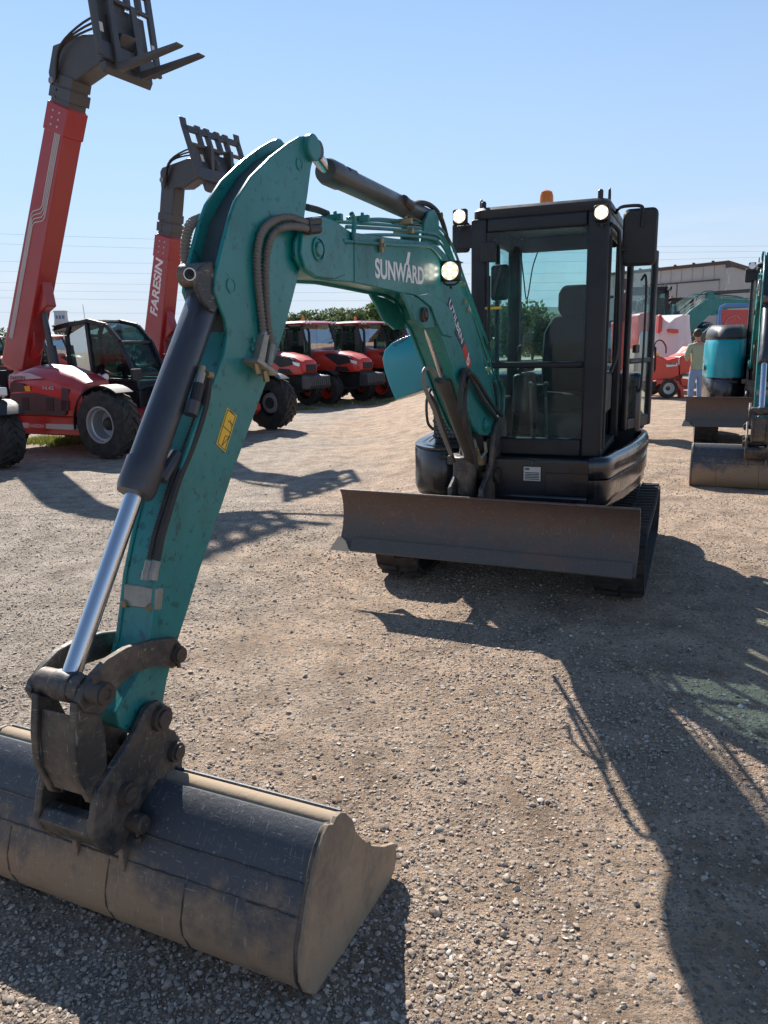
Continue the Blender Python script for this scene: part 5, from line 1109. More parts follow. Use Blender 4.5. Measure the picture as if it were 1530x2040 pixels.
def tractor(name,label,P0,hd,group=None,weights=True,scale=1):
    root=empty(name,P0,hd,label,'tractor',group,scale)
    BZ=.86
    secs=[(.05,.36,.90,1.42),(.5,.36,.88,1.42),(1.1,.34,.86,1.38),(1.55,.31,.84,1.30),(1.78,.26,.86,1.20),(1.84,.20,.92,1.10)]
    m=MB(); m.loft([[(x,-w_,z0),(x,-w_*1.04,z0+(z1-z0)*.6),(x,-w_*.9,z1-.05),(x,-w_*.5,z1),(x,w_*.5,z1),(x,w_*.9,z1-.05),(x,w_*1.04,z0+(z1-z0)*.6),(x,w_,z0)] for x,w_,z0,z1 in secs]); BN=m.build('bonnet',REDO,root,bevel=.01,smooth=35)
    for s in(-1,1):
        m=MB(); 
        def sy(x,e=.006): 
            for (a,b) in zip(secs,secs[1:]):
                if a[0]<=x<=b[0]: t=(x-a[0])/(b[0]-a[0]); return s*((a[1]*(1-t)+b[1]*t)*1.04+e)
            return s*.22
        pts=[(.62,1.30),(.85,1.34),(1.45,1.26),(1.60,1.18),(1.50,1.08),(1.1,1.02)]
        m.add([(x,sy(x),z) for x,z in pts]+[(x,sy(x,-.03),z) for x,z in pts],[(0,1,2,3,4,5),(6,7,8,9,10,11)]+[(i,(i+1)%6,(i+1)%6+6,i+6) for i in range(6)])
        pts=[(1.0,.88),(1.50,.87),(1.40,.98),(1.05,1.0)]
        k=len(m.v); m.add([(x,sy(x),z) for x,z in pts]+[(x,sy(x,-.03),z) for x,z in pts],[(0,1,2,3),(4,5,6,7)]+[(i,(i+1)%4,(i+1)%4+4,i+4) for i in range(4)])
        m.build('side_grille',PLAST,BN)
        m=MB(); m.add([(1.52,sy(1.52,.008),1.17),(1.74,sy(1.74,.010),1.12),(1.72,sy(1.72,.012),1.04),(1.56,sy(1.56,.010),1.09)],[(0,1,2,3)]); m.add([(1.52,sy(1.52,-.02),1.17),(1.74,sy(1.74,-.02),1.12),(1.72,sy(1.72,-.02),1.04),(1.56,sy(1.56,-.02),1.09)],[(3,2,1,0)]); m.build('headlight',LAMPL,BN)
        local_text('UTILBEN',(.12,s*.382,1.0) if s<0 else (.5,s*.382,1.0),(1,0,0) if s<0 else(-1,0,0),(0,0,1),.05,.34,LIGHTG,BN,'side_lettering')
    m=MB(); m.b2(1.80,1.86,-.17,.17,.93,1.09); m.b2(1.50,1.80,-.24,.24,.80,.90); m.build('nose_grille',PLAST,BN,bevel=.01)
    m=MB(); m.b2(-.9,1.75,-.16,.16,.45,.86); m.b2(.95,1.15,-.62,.62,.36,.46); m.b2(-.9,-.7,-.55,.55,.50,.68); m.b2(-.5,.5,-.45,-.2,.40,.72); m.b2(-.5,.5,.2,.45,.40,.72); m.b2(1.7,1.9,-.2,.2,.5,.7); CH=m.build('chassis',PLAST,root,bevel=.02)
    if weights:
        for k in range(10):
            q=MB(); y=-.36+k*.072; q.prism([(1.86,.50),(2.12,.50),(2.16,.58),(2.14,.80),(1.90,.84),(1.86,.76)],y,y+.058,axis=1); q.build('front_weight',DGREY,root,bevel=.008)
    wheels=[]
    for s in(-1,1):
        wheel(root,1.05,s*.66,.42,.28,.24,REDO,s,lugs=18,lugh=.03,dish=.07); wheel(root,-.80,s*.68,.64,.40,.36,REDO,s,lugs=20,lugh=.035,dish=.09,name='rear_wheel')
        m=MB(); rings=[]
        for k in range(11):
            an=R(20+k*14); r_=.70; rings.append([(-.8+math.cos(an)*a_,s*b_,.64+math.sin(an)*a_) for a_,b_ in((r_,.45),(r_,.90),(r_+.03,.90),(r_+.03,.45))])
        m.loft(rings); m.build('mudguard',PLAST,root,smooth=40)
        m=MB(); rings=[]
        for k in range(8):
            an=R(50+k*12); r_=.47; rings.append([(1.05+math.cos(an)*a_,s*b_,.42+math.sin(an)*a_) for a_,b_ in((r_,.54),(r_,.80),(r_+.02,.80),(r_+.02,.54))])
        m.loft(rings); m.build('front_mudguard',PLAST,root,smooth=40)
    # cab
    m=MB()
    P_=lambda x,y,z:Vector((x,y,z))
    for s in(-1,1):
        y=s*.60
        for p,q in((P_(.12,y,.85),P_(.16,y*.95,1.6)),(P_(.16,y*.95,1.6),P_(-.02,y*.9,2.12)),(P_(-.55,y*1.05,.95),P_(-.55,y*.95,2.12)),(P_(-1.15,y,1.1),P_(-1.08,y*.9,2.12)),(P_(-1.15,y,1.1),P_(-.55,y*1.05,.95)),(P_(.12,y,.85),P_(-.55,y*1.05,.95))): m.cyl(p,q,.032,n=8)
    m.b2(-1.15,-1.05,-.55,.55,1.08,1.14); m.b2(.08,.15,-.58,.58,.85,1.10)
    CB=m.build('cab_frame',PLAST,root)
    m=MB(); m.loft([[(x_*k+xo,y_*k,z) for x_,y_ in((.70,.60),(.55,.68),(-.62,.66),(-.68,.5),(-.68,-.5),(-.62,-.66),(.55,-.68),(.70,-.60))] for k,z,xo in((.96,2.10,-.5),(1.0,2.12,-.5),(1.0,2.15,-.5),(.85,2.19,-.5),(.5,2.21,-.5))]); RF=m.build('cab_roof',REDP,root,smooth=35)
    for y in(-.56,-.42,.42,.56):
        q=MB(); q.lathe((.16,y,2.15),(1,0,0),[(0,.03),(.03,.045),(.045,.04),(.05,0)],14); q.build('roof_lamp',LAMPL,RF)
    q=MB(); q.lathe((-.95,.45,2.26),(0,0,1),[(0,.04),(.09,.038),(.11,.02),(.112,0)],14); q.build('beacon',ORNG,RF)
    def gp(pts,nm='cab_glass'):
        g_=MB(); g_.add(pts,[tuple(range(len(pts)))]); g_.build(nm,GLASSD,CB,smooth=0)
    for s in(-1,1):
        y=s*.59; gp([(.13,y,.88),(.16,y*.96,1.6),(-.02,y*.9,2.12),(-.55,y*.95,2.12),(-.55,y*1.05,.98)]); gp([(-.55,y*1.05,.98),(-.55,y*.95,2.12),(-1.08,y*.9,2.12),(-1.15,y,1.1)])
    gp([(.14,-.57,1.1),(.14,.57,1.1),(.16,.55,1.6),(.16,-.55,1.6)],'windscreen'); gp([(.16,-.55,1.6),(.16,.55,1.6),(-.02,.53,2.12),(-.02,-.53,2.12)],'windscreen_top'); gp([(-1.15,-.57,1.14),(-1.08,-.52,2.12),(-1.08,.52,2.12),(-1.15,.57,1.14)],'rear_glass')
    q=MB(); q.b2(-.85,-.45,-.22,.22,1.0,1.15); q.b2(-.90,-.76,-.22,.22,1.1,1.65); q.build('seat',PLAST,CB,bevel=.03)
    q=MB(); q.lathe((-.12,0,1.45),(-.6,0,.8),[(0,.15),(.02,.17),(.03,.15),(.02,.13)],18); q.tube([(.05,0,1.1),(-.12,0,1.45)],.025); q.build('steering_wheel',PLAST,CB)
    for s in(-1,1):
        q=MB(); q.tube([(.10,s*.56,2.0),(.25,s*.80,2.0),(.25,s*.84,1.9)],.012); q.b2(.23,.27,s*.76,s*.94,1.55,1.92); q.build('side_mirror',PLAST,root,bevel=.015)
    q=MB(); q.tube([(.20,-.48,1.2),(.20,-.48,1.9),(.16,-.50,2.0)],.035,n=12); q.build('exhaust_pipe',PLAST,root)
    return root
HT=R(-40); ht_=Vector((math.cos(HT),math.sin(HT),0)); nt_=Vector((-ht_.y,ht_.x,0))
labs=['red tractor nearest the teal stick in the parked row, nose half hidden by it','second red tractor in the row, whole bonnet and red front wheel showing','third red tractor in the row, just left of the opened teal cover','fourth red tractor in the row, only its roof and mirror showing beside the boom']
first=None
pos=[]
for (u,v) in((541,815),(656,806),(765,798),(858,793)):
    p=ground_pt(u,v,DROP)-ht_*1.05*SB_+nt_*.66*SB_; p.z=DROP; pos.append(p)
def copy_tree(o,parent=None):
    c=o.copy(); col.objects.link(c); c.parent=parent
    for ch in o.children: copy_tree(ch,c)
    return c
tr=tractor('tractor',labs[0],pos[0],HT,'red tractors parked in a row',scale=1.365)
for i in range(1,4):
    t=copy_tree(tr); t.location=pos[i]; t['label']=labs[i]
# second teal excavator at the right edge, same machine with its cover closed; third one far behind
ex2=make_excavator('compact_excavator','teal compact excavator cut off by the right edge, worn tan bucket on the gravel',False)
ex2.scale=(1.1,)*3; ex2.location=(6.08,12.2,0); ex2.rotation_euler=(0,0,-R(21.5))
ex3=copy_tree(ex2); ex3.location=(9.3,29,0); ex3.rotation_euler=(0,0,R(88)); ex3.scale=(1.42,)*3; ex3['label']='far teal excavator with raised arm in front of the warehouse'
for e_ in(ex2,ex3): e_['group']='teal excavators beyond the first one'
# ---------------------------------------------------------------- more machines in the background
rest=[(107,690,R(-20),34,'small red tractor far behind the telehandler boom, only its pale-edged roof and windscreen showing'),(-22,690,R(-30),33,'small red tractor far off at the left edge, roof just showing')]
for (u,v,hd,Yd,lb) in rest:
    q=at_Y(u,v,Yd*1.3125); t=copy_tree(tr); t.location=(q.x,Yd*1.3125,DROP); t.rotation_euler=(0,0,hd); t['label']=lb; del t['group']
for u,Yd,rz,lb in((1306,37,R(170),'dark far machine whose cab shows just right of the open door'),(1352,37,R(184),'far machine with pale roof and amber beacon above the wrapped machine')):
    q=at_Y(u,640,Yd); t=copy_tree(ex2); t.location=(q.x,Yd,0); t.rotation_euler=(0,0,rz); t.scale=(1.42,)*3; t['label']=lb; t['group']='teal excavators beyond the first one'
# ---- the machine cut off by the left edge: black tyre, mudguard and lamp
pl_=ground_pt(6,931,DROP); LHD=R(-33); lh=Vector((math.cos(LHD),math.sin(LHD),0)); ln_=Vector((-lh.y,lh.x,0))
o_=pl_-lh*1.0*1.3125-ln_*.78*1.3125; o_.z=DROP
lt=empty('loader',o_,LHD,'red loader cut off by the left edge, big black tyre and headlight in view','loader',None,1.3125)
for x in(-1.0,1.0):
    for sy in(-1,1): wheel(lt,x,sy*.78,.43,.34,.22,PLAST,sy,lugs=18,lugh=.035)
m=MB(); m.b2(-1.3,1.05,-.45,.45,.4,.9); m.loft([[(-1.6,y,.8),(-1.6,y,1.5),(-.1,y,1.42),(.75,y,1.22),(.8,y,.85)] for y in(-.5,.5)]); m.build('body',REDP,lt,bevel=.05)
m=MB(); rings=[]
for k in range(9):
    an=R(40+k*14); rings.append([(1.0+math.cos(an)*a_,s_,.43+math.sin(an)*a_) for a_,s_ in((.50,.55),(.50,.97),(.525,.97),(.525,.55))])
m.loft(rings); m.build('mudguard',PLAST,lt,smooth=40)
m=MB(); m.b2(.92,1.12,.60,.92,1.0,1.12); m.build('headlight',LAMPL,lt,bevel=.02); m=MB(); m.b2(.80,.93,.55,.95,.95,1.15); m.build('headlight_housing',PLAST,lt,bevel=.02)
m=MB(); m.tube([(.75,.5,1.1),(.72,.55,1.45),(.70,.72,1.5)],.015); m.build('mirror_arm',PLAST,lt)
m=MB()
for (x,y) in((-.9,-.45),(.35,-.45),(-.9,.45),(.35,.45)): m.cyl((x,y,1.3),(x-.1,y*.95,2.05),.03,n=8)
m.build('cab_frame',PLAST,lt); m=MB(); m.b2(-1.1,.35,-.5,.5,2.03,2.12); m.build('cab_roof',REDP,lt,bevel=.03)

# ---- orange chipper on a single-axle trailer
def poly_at(pix,Y0,Y1,name,mat,par,bev=.01):
    pts=[at_Y(u,v,Y0) for u,v in pix]; inv=par.matrix_world.inverted() if False else None
    m=MB(); m.prism([(p.x-par.location.x,p.z) for p in pts],Y0-par.location.y,Y1-par.location.y,axis=1); return m.build(name,mat,par,bevel=bev)
YC=21.2; c0=at_Y(1330,785,YC)
ch=empty('wood_chipper',(c0.x,YC,0),0,'orange red towed wood chipper on a small wheeled trailer, right of the open door','chipper')
poly_at([(1300,715),(1308,708),(1322,712),(1330,718),(1352,712),(1353,748),(1345,752),(1332,758),(1300,764)],YC+.1,YC+1.1,'chipper_housing',REDO,ch,.03)
poly_at([(1354,711),(1366,706),(1381,697),(1381,741),(1354,747)],YC+.15,YC+1.0,'feed_hopper',REDO,ch,.02)
poly_at([(1366,706),(1381,690),(1384,697),(1384,702),(1370,709)],YC+.2,YC+.95,'hopper_flap',REDP,ch,.01)
poly_at([(1286,775),(1302,761),(1308,757),(1345,757),(1352,762),(1362,775),(1363,792),(1357,793),(1355,777),(1346,765),(1312,765),(1300,778)],YC-.05,YC+.22,'mudguard',REDO,ch,.01)
poly_at([(1270,766),(1380,770),(1380,776),(1270,774)],YC+.25,YC+.9,'trailer_frame',REDP,ch,.01)
poly_at([(1356,754),(1381,756),(1381,769),(1358,768)],YC+.1,YC+.6,'tool_box',REDO,ch,.01)
lbp=poly_at([(1328,725),(1349,723),(1349,729),(1328,731)],YC+.085,YC+.10,'white_label',WHITE,ch,.0); 
m=MB()
for k in range(7): m.b2(-.02+k*.035,.0+k*.035,-.0-.0+.078,.083,at_Y(1330,729,YC).z+.02,at_Y(1330,726,YC).z+.03)
m.build('label_print',INK,lbp)
poly_at([(1351,716),(1354,715),(1354,726),(1351,727)],YC+.085,YC+.12,'latch',LIGHTG,ch,.0)
m=MB(); m.tube(spline([(-.35,.3,1.25),(-.30,.3,1.5),(-.15,.3,1.55),(-.02,.3,1.4),(0,.3,1.2)],5),.02); m.build('hose_loop',HOSE,ch)
poly_at([(1305,703),(1313,702),(1315,712),(1307,714)],YC+.2,YC+.3,'yellow_cover',YELL,ch,.01)
wheel(ch,0,.02,.265,.17,.15,RIMS,-1,lugs=30,lugh=.008,dish=.02); wheel(ch,0,1.3,.265,.17,.15,RIMS,1,lugs=30,lugh=.008,dish=.02)

# ---- machine wrapped in white plastic
PL=newmat('plastic wrap'); b_=PL[2]; b_.inputs['Base Color'].default_value=(.78,.70,.70,1); b_.inputs['Roughness'].default_value=.35; b_.inputs['Transmission Weight'].default_value=.0; b_.inputs['Alpha'].default_value=.80; PL=PL[0]
YW=23.5; w0=at_Y(1342,690,YW)
wm=empty('wrapped_machine',(w0.x,YW,0),0,'red farm machine wrapped in crinkled white plastic film behind the chipper','machine')
m=MB(); rings=[]; zt=at_Y(1360,627,YW).z; zb=.55
nn=56
for k in range(15):
    f=k/14; z=zt*(1-f)+zb*f; ring=[]
    for i in range(nn):
        a=2*math.pi*i/nn; wx=.55+.13*f; wy=.55+.2*f
        sup=lambda c,e:math.copysign(abs(c)**e,c)
        rr=1+.10*noise.noise(Vector((math.cos(a)*2.2,math.sin(a)*2.2,f*2.0)))+.075*math.sin(a*11+4*noise.noise(Vector((math.cos(a)*2,f*3,1))))*(.25+f)
        x=wx*sup(math.cos(a),.6)*rr; y=wy*sup(math.sin(a),.6)*rr
        zz=z+( .07*noise.noise(Vector((x*3,y*3,5))) if k<3 else 0)-(.22*max(0,1-abs(x+.14)/.30) if k<2 else 0)+(.10*noise.noise(Vector((x*9,y*5,2))) if k<2 else 0)
        ring.append((x+.05*f,y+.6,zz))
    rings.append(ring)
m.loft(rings); m.build('plastic_film',PL,wm,smooth=50)
poly_at([(1313,628),(1317,626),(1321,634),(1318,660),(1311,664)],YW-.1,YW+.1,'red_lever',REDP,wm,.01)
poly_at([(1333,655),(1352,656),(1352,664),(1333,662)],YW-.15,YW+.2,'red_band',REDO,wm,.01)
poly_at([(1328,662),(1352,662),(1356,715),(1330,715)],YW+.2,YW+.9,'red_body',REDP,wm,.02)
m=MB(); m.b2(-.4,.4,.2,1.0,.0,.6); m.build('base_frame',DGREY,wm)
YL=12.6; c0=at_Y(1290,700,YL)
ld=empty('compact_loader',(c0.x,YL,0),0,'grey tailed orange loader seen past the edge of the open cab door','loader')
m=MB(); 
zt=at_Y(1290,658,YL).z; zb=at_Y(1290,757,YL).z
m.loft([[(sx*k*.13+.02,sy*k*.35+.4,z) for sx,sy in((-1,-1),(.6,-1),(1,-.5),(1,.6),(.6,1),(-1,1))] for k,z in((.8,zb),(1,zb+.12),(1.05,(zt+zb)/2),(1.0,zt-.1),(.85,zt))]); CW=m.build('counterweight',LIGHTG,ld,bevel=.03,smooth=50)
poly_at([(1305,690),(1308,692),(1307,735),(1304,742)],YL+.02,YL+.06,'vent_slot',PLAST,ld,.0)
poly_at([(1272,626),(1296,620),(1300,640),(1300,700),(1272,700)],YL+.1,YL+.7,'body',REDO,ld,.03)
poly_at([(1234,640),(1252,640),(1252,760),(1234,760)],YL+.2,YL+.7,'engine_cover',REDP,ld,.03)
poly_at([(1236,555),(1251,555),(1251,600),(1246,640),(1238,640)],YL+.3,YL+.4,'mast',paint('dark red',(.10,.02,.02),.5,.2),ld,.01)
poly_at([(1238,572),(1247,580),(1238,590)],YL+.27,YL+.29,'warning_triangle',WHITE,ld,.0)
poly_at([(1230,760),(1310,760),(1306,778),(1234,778)],YL+.1,YL+.8,'frame',PLAST,ld,.02)
wheel(ld,-.55,.1,.28,.2,.16,PLAST,-1,lugs=16,lugh=.02); wheel(ld,-.25,.1,.28,.2,.16,PLAST,-1,lugs=16,lugh=.02); wheel(ld,-.55,.9,.28,.2,.16,PLAST,1,lugs=16,lugh=.02); wheel(ld,-.25,.9,.28,.2,.16,PLAST,1,lugs=16,lugh=.02)

# ---- red display board in a blue tube frame
YB=24.0; c0=at_Y(1463,660,YB)
bd=empty('display_board',(c0.x,YB,0),0,'red board with pale excavator line drawing inside a blue tube frame','board')
BLUE=paint('blue paint',(.05,.20,.50),.35,.2,coat=.3)
poly_at([(1436,617),(1492,617),(1490,661),(1434,661)],YB,YB+.03,'panel',REDP,bd,.004)
m=MB(); c_=[at_Y(u,v,YB-.01) for u,v in((1433,700),(1433,622),(1436,612),(1444,608),(1488,608),(1495,612),(1497,622),(1496,700))]; m.tube([(p.x-c0.x,-.03,p.z) for p in c_],.045,n=10); m.build('tube_frame',BLUE,bd)
m=MB(); c_=[at_Y(u,v,YB) for u,v in((1440,652),(1446,640),(1450,634),(1463,629),(1470,631),(1474,637))]; m.tube([(p.x-c0.x,-.012,p.z) for p in c_],.014,n=6); c_=[at_Y(u,v,YB) for u,v in((1447,644),(1459,640),(1464,629))]; m.tube([(p.x-c0.x,-.012,p.z) for p in c_],.010,n=6); m.build('line_drawing',paint('pink line',(.6,.22,.2),.5,.1),bd)
m=MB(); 
for s in(-.45,.45): m.b2(s-.03,s+.03,0,.06,0,1.5)
m.b2(-.5,.5,-.3,.3,0,.06); m.build('stand',DGREY,bd)

# ---- person standing behind the second excavator, back to the camera
def skin(name,mat,par,verts,edges,root=0,sub=2):
    me=bpy.data.meshes.new(name); me.from_pydata([v[:3] for v in verts],edges,[]); me.materials.append(mat)
    ob=bpy.data.objects.new(name,me); col.objects.link(ob); ob.parent=par
    md=ob.modifiers.new('skin','SKIN'); md.use_smooth_shade=True
    for i,v in enumerate(verts):
        r_=v[3]; ry=v[4] if len(v)>4 else r_
        me.skin_vertices[0].data[i].radius=(r_,ry)
    for i in range(len(verts)): me.skin_vertices[0].data[i].use_root=(i==root)
    s=ob.modifiers.new('sub','SUBSURF'); s.levels=sub; s.render_levels=sub; return ob
SKIN=plain('skin',(.40,.22,.15),.55); HAIR=plain('dark hair',(.035,.025,.02),.6); SHIRT=paint('pale green shirt',(.30,.36,.24),.8,.1,(.2,.24,.16),coat=0,specks=0,bump=.3); JEAN=paint('blue jeans',(.17,.26,.42),.85,.3,(.3,.36,.45),coat=0,specks=0,bump=.3); SHOE=plain('shoes',(.05,.04,.035),.7)
YP=18.0; c0=at_Y(1384,800,YP); HP=(at_Y(1394,658,YP).z)
pe=empty('person',(c0.x,YP,0),R(0),'person in a pale green shirt and jeans seen from behind, head bent to the left','person',scale=HP/1.76)
bv=[(0,0,.98,.12,.10),(0,0,1.2,.12,.10),(0,.0,1.42,.12,.09),(0,.0,1.50,.055),(-.01,.02,1.57,.052),(-.02,.04,1.66,.085,.095),(-.02,.045,1.73,.07,.08)]
be=[(0,1),(1,2),(2,3),(3,4),(4,5),(5,6)]
for s in(-1,1):
    k=len(bv); bv+=[(s*.17,.0,1.41,.055),(s*.24,.0,1.14,.042),(s*.16,.22,1.10,.032),(s*.08,.30,1.16,.024,.034)]; be+=[(2,k),(k,k+1),(k+1,k+2),(k+2,k+3)]
    for f in range(4):
        j=len(bv); bv+=[(s*(.07-.012*f),.335+.004*f,1.19-.012*f,.010),(s*(.05-.010*f),.35,1.21-.012*f,.009)]; be+=[(k+3,j),(j,j+1)]
    j=len(bv); bv+=[(s*.085,.31,1.20,.011),(s*.07,.32,1.225,.010)]; be+=[(k+3,j),(j,j+1)]
    k=len(bv); bv+=[(s*.09,0,.90,.085),(s*.10,.02,.50,.058),(s*.11,0,.10,.042),(s*.12,.10,.05,.035)]; be+=[(0,k),(k,k+1),(k+1,k+2),(k+2,k+3)]
body=skin('body',SKIN,pe,bv,be)
sv=[(0,0,.86,.16,.125),(0,0,.93,.165,.125),(0,0,1.05,.155,.115),(0,0,1.25,.165,.12),(0,0,1.42,.145,.11),(0,0,1.48,.075,.07)]; se=[(0,1),(1,2),(2,3),(3,4),(4,5)]
for s in(-1,1):
    k=len(sv); sv+=[(s*.18,.0,1.40,.078),(s*.245,.0,1.22,.066),(s*.255,.03,1.12,.060)]; se+=[(4,k),(k,k+1),(k+1,k+2)]
skin('shirt',SHIRT,pe,sv,se)
jv=[(0,0,.96,.145,.11),(0,0,.88,.14,.11)]; je=[(0,1)]
for s in(-1,1):
    k=len(jv); jv+=[(s*.085,0,.78,.098),(s*.10,.02,.48,.075),(s*.11,0,.10,.062)]; je+=[(1,k),(k,k+1),(k+1,k+2)]
skin('jeans',JEAN,pe,jv,je)
m=MB(); m.sphere((-.02,.015,1.70),.108,16,(.92,.95,.95)); m.build('hair',HAIR,pe,smooth=180)
for s in(-1,1): m=MB(); m.sphere((s*.12,.06,.045),.06,12,(.8,2.2,.75)); m.build('shoe',SHOE,pe,smooth=180)
for s in(-1,1): m=MB(); m.sphere((-.02+s*.092,.04,1.655),.022,8,(.5,1,1.4)); m.build('ear',SKIN,pe,smooth=180)

# ---------------------------------------------------------------- warehouse
WALL=paint('grey wall panels',(.42,.41,.39),.6,.12,(.25,.22,.19),coat=0,specks=0,scale=.5,bump=.02); TRIM=paint('roof trim',(.07,.05,.045),.6,.3,(.25,.1,.06),coat=0,scale=1.5); DOORM=paint('sliding door',(.38,.375,.37),.55,.1,coat=0,specks=0,scale=.5)
A_=at_Y(1445,521,43); B_=at_Y(1268,534,47.5); zr=A_.z
wd=Vector((B_.x-A_.x,B_.y-A_.y,0)).normalized(); nd=Vector((-wd.y,wd.x,0)); nd=nd if nd.y<0 else -nd     # nd towards the camera
wh=empty('warehouse',(A_.x,A_.y,0),math.atan2(-wd.y,-wd.x),'grey panelled warehouse with sliding doors and dark roof edge at the right','building')
# local: -x runs along the front wall to the viewer's left, y away from the camera
Lw=7.6; Dp=16
m=MB(); m.b2(-Lw,0,.0,.25,0,zr-.12); W_=m.build('front_wall',WALL,wh)
m=MB(); m.prism([(.25,0),(Dp,0),(Dp,zr-1.9),(.25,zr-.15)],-.25,-.003,axis=0); m.build('side_wall',WALL,wh)
m=MB(); m.prism([(-.12,zr-.13),(-.12,zr+.02),(.1,zr+.06),(Dp+.2,zr-1.78),(Dp+.2,zr-1.92)],-Lw-.1,.12,axis=0); m.build('roof',TRIM,wh)
m=MB()
for k in range(7): m.b2(-Lw+k*1.15,-Lw+k*1.15+.08,-.16,.0,zr+.0,zr+.10)
m.build('roof_clips',TRIM,wh)
dz=at_Y(1368,564,44.8).z
for k,(x0,x1) in enumerate(((-2.75,-.25),(-5.0,-2.80))):
    m=MB(); m.b2(x0,x1,-.06,-.005,.05,dz); D_=m.build('sliding_door',DOORM,wh)
    m=MB(); m.b2(x0-.04,x0,-.08,.0,.0,dz+.05); m.b2(x0,x1,-.10,.0,dz,dz+.07); m.build('door_frame',TRIM,D_)
m=MB()
for k in range(11): x=-.6-k*.66; m.b2(x,x+.02,-.012,.0,dz+.08,zr-.15)
m.build('panel_seams',paint('seam grey',(.20,.20,.21),.6,.1,coat=0),W_)
m=MB(); m.b2(-4.7,-4.2,-.09,-.065,dz-.42,dz-.2); m.build('door_sign',LIGHTG,wh)
m=MB(); m.tube([(.1,-.05,zr-.3),(.35,-.15,zr-.7),(.35,-.15,zr-1.2),(.02,-.05,zr-1.7)],.05); m.build('downpipe',LIGHTG,wh)
m=MB(); m.tube([(.05,-.02,zr-.35),(.4,-.3,zr-.25)],.03); m.b2(.3,.6,-.45,-.2,zr-.35,zr-.1); m.build('floodlight',TRIM,wh)
q=at_Y(1475,545,60); sh=empty('shed',(q.x+3,60,0),R(-20),'low dark roofed shed beyond the right end of the warehouse','building')
m=MB(); m.b2(-4,12,0,8,0,q.z-.5); m.build('wall',WALL,sh); m=MB(); m.b2(-4.3,12.3,-.3,8.3,q.z-.5,q.z); m.build('roof',TRIM,sh)

# ---- white tower building on the left
WT=paint('tower render',(.42,.44,.48),.8,.15,coat=0,scale=.3)
q=at_Y(117,621,110); q2=at_Y(103,640,110); q3=at_Y(131,660,110)
tw=empty('tower_block',(q.x,110,0),R(8),'pale tapering tower block with blue windows far off at the left','building')
hw=(q3.x-q2.x)/2
m=MB(); m.loft([[(sx*hw*k,sy*hw*k+hw,z) for sx,sy in((-1,-1),(1,-1),(1,1),(-1,1))] for k,z in((1.15,0),(.95,q.z*.7),(.80,q.z-.9),(.80,q.z))]); m.build('wall',WT,tw)
m=MB(); m.b2(-hw*.86,hw*.86,hw*.1,hw*1.9,q.z,q.z+.15); m.build('roof',WT,tw)
for k in range(3):
    m=MB(); m.b2(-hw*.6+k*hw*.48,-hw*.30+k*hw*.48,hw*.14,hw*.2,q.z-.95,q.z-.5); m.build('window',paint('blue glass',(.05,.12,.25),.2,.05),tw)

# ---------------------------------------------------------------- hills, trees, cables, weeds
HILLM=paint('hazy hill woodland',(.045,.075,.07),.95,.5,(.10,.13,.12),coat=0,specks=0,scale=.01,bump=0)  # woodland green pulled towards blue: distance haze put into the colour
def ridge(name,Y,x0,x1,hf,label,n=80,mat=HILLM):
    vs=[];fs=[]
    for j,(dy,k) in enumerate(((0,0),(60,.55),(140,1),(260,.0))):
        for i in range(n+1):
            x=x0+(x1-x0)*i/n; vs.append((x,Y+dy,-2+k*(hf(x)+2)))
    for j in range(3):
        for i in range(n): a=j*(n+1)+i; fs.append((a,a+1,a+n+2,a+n+1))
    m=MB(); m.add(vs,fs); ob=m.build(name,mat,None,smooth=60); tag(ob,label,kind='structure'); return ob
env=lambda x:math.exp(-((x-260)/330)**2)
ridge('hills',900,-150,900,lambda x:(46+5*noise.noise(Vector((x*.012,0,0)))+2*noise.noise(Vector((x*.05,3,0))))*min(1,max(0,(x+120)/200)),'low blue green hills on the horizon')
BARK=paint('bark',(.10,.075,.055),.9,.4,coat=0,scale=6)
def leafmat(name,c0,c1):
    mt,nt,b=newmat(name); g_=N(nt,'ShaderNodeNewGeometry'); cr=N(nt,'ShaderNodeValToRGB'); e=cr.color_ramp.elements; e[0].color=c4(c0); e[1].color=c4(c1); nt.links.new(g_.outputs['Random Per Island'],cr.inputs[0]); nt.links.new(cr.outputs[0],b.inputs['Base Color']); b.inputs['Roughness'].default_value=.6
    out=nt.nodes['Material Output']; tl=N(nt,'ShaderNodeBsdfTranslucent'); nt.links.new(cr.outputs[0],tl.inputs[0]); mm=N(nt,'ShaderNodeMixShader'); mm.inputs[0].default_value=.35; nt.links.new(b.outputs[0],mm.inputs[1]); nt.links.new(tl.outputs[0],mm.inputs[2]); nt.links.new(mm.outputs[0],out.inputs[0]); return mt
LEAFA=leafmat('leaves',(.035,.070,.018),(.13,.20,.05)); LEAFB=leafmat('olive leaves',(.045,.075,.030),(.15,.19,.07))
def leaves(n,blobs,size,seed):
    rg=np.random.default_rng(seed); P=[]; 
    ws=np.array([b[3]**2 for b in blobs]); ws/=ws.sum()
    ch_=rg.choice(len(blobs),n,p=ws)
    d=rg.normal(size=(n,3)); d/=np.linalg.norm(d,axis=1)[:,None]; rr=rg.random(n)**.4
    C=np.array([b[:3] for b in blobs])[ch_]; Rr=np.array([b[3] for b in blobs])[ch_]
    c=C+d*(rr*Rr)[:,None]*np.array([1,1,.8])
    a=rg.normal(size=(n,3)); a/=np.linalg.norm(a,axis=1)[:,None]; b2=np.cross(a,rg.normal(size=(n,3))); b2/=np.linalg.norm(b2,axis=1)[:,None]
    s=size*rg.uniform(.6,1.4,n)[:,None]
    V=np.stack([c-a*s,c+b2*s*.5,c+a*s,c-b2*s*.5],1).reshape(-1,3)
    return V,np.arange(4*n).reshape(n,4)
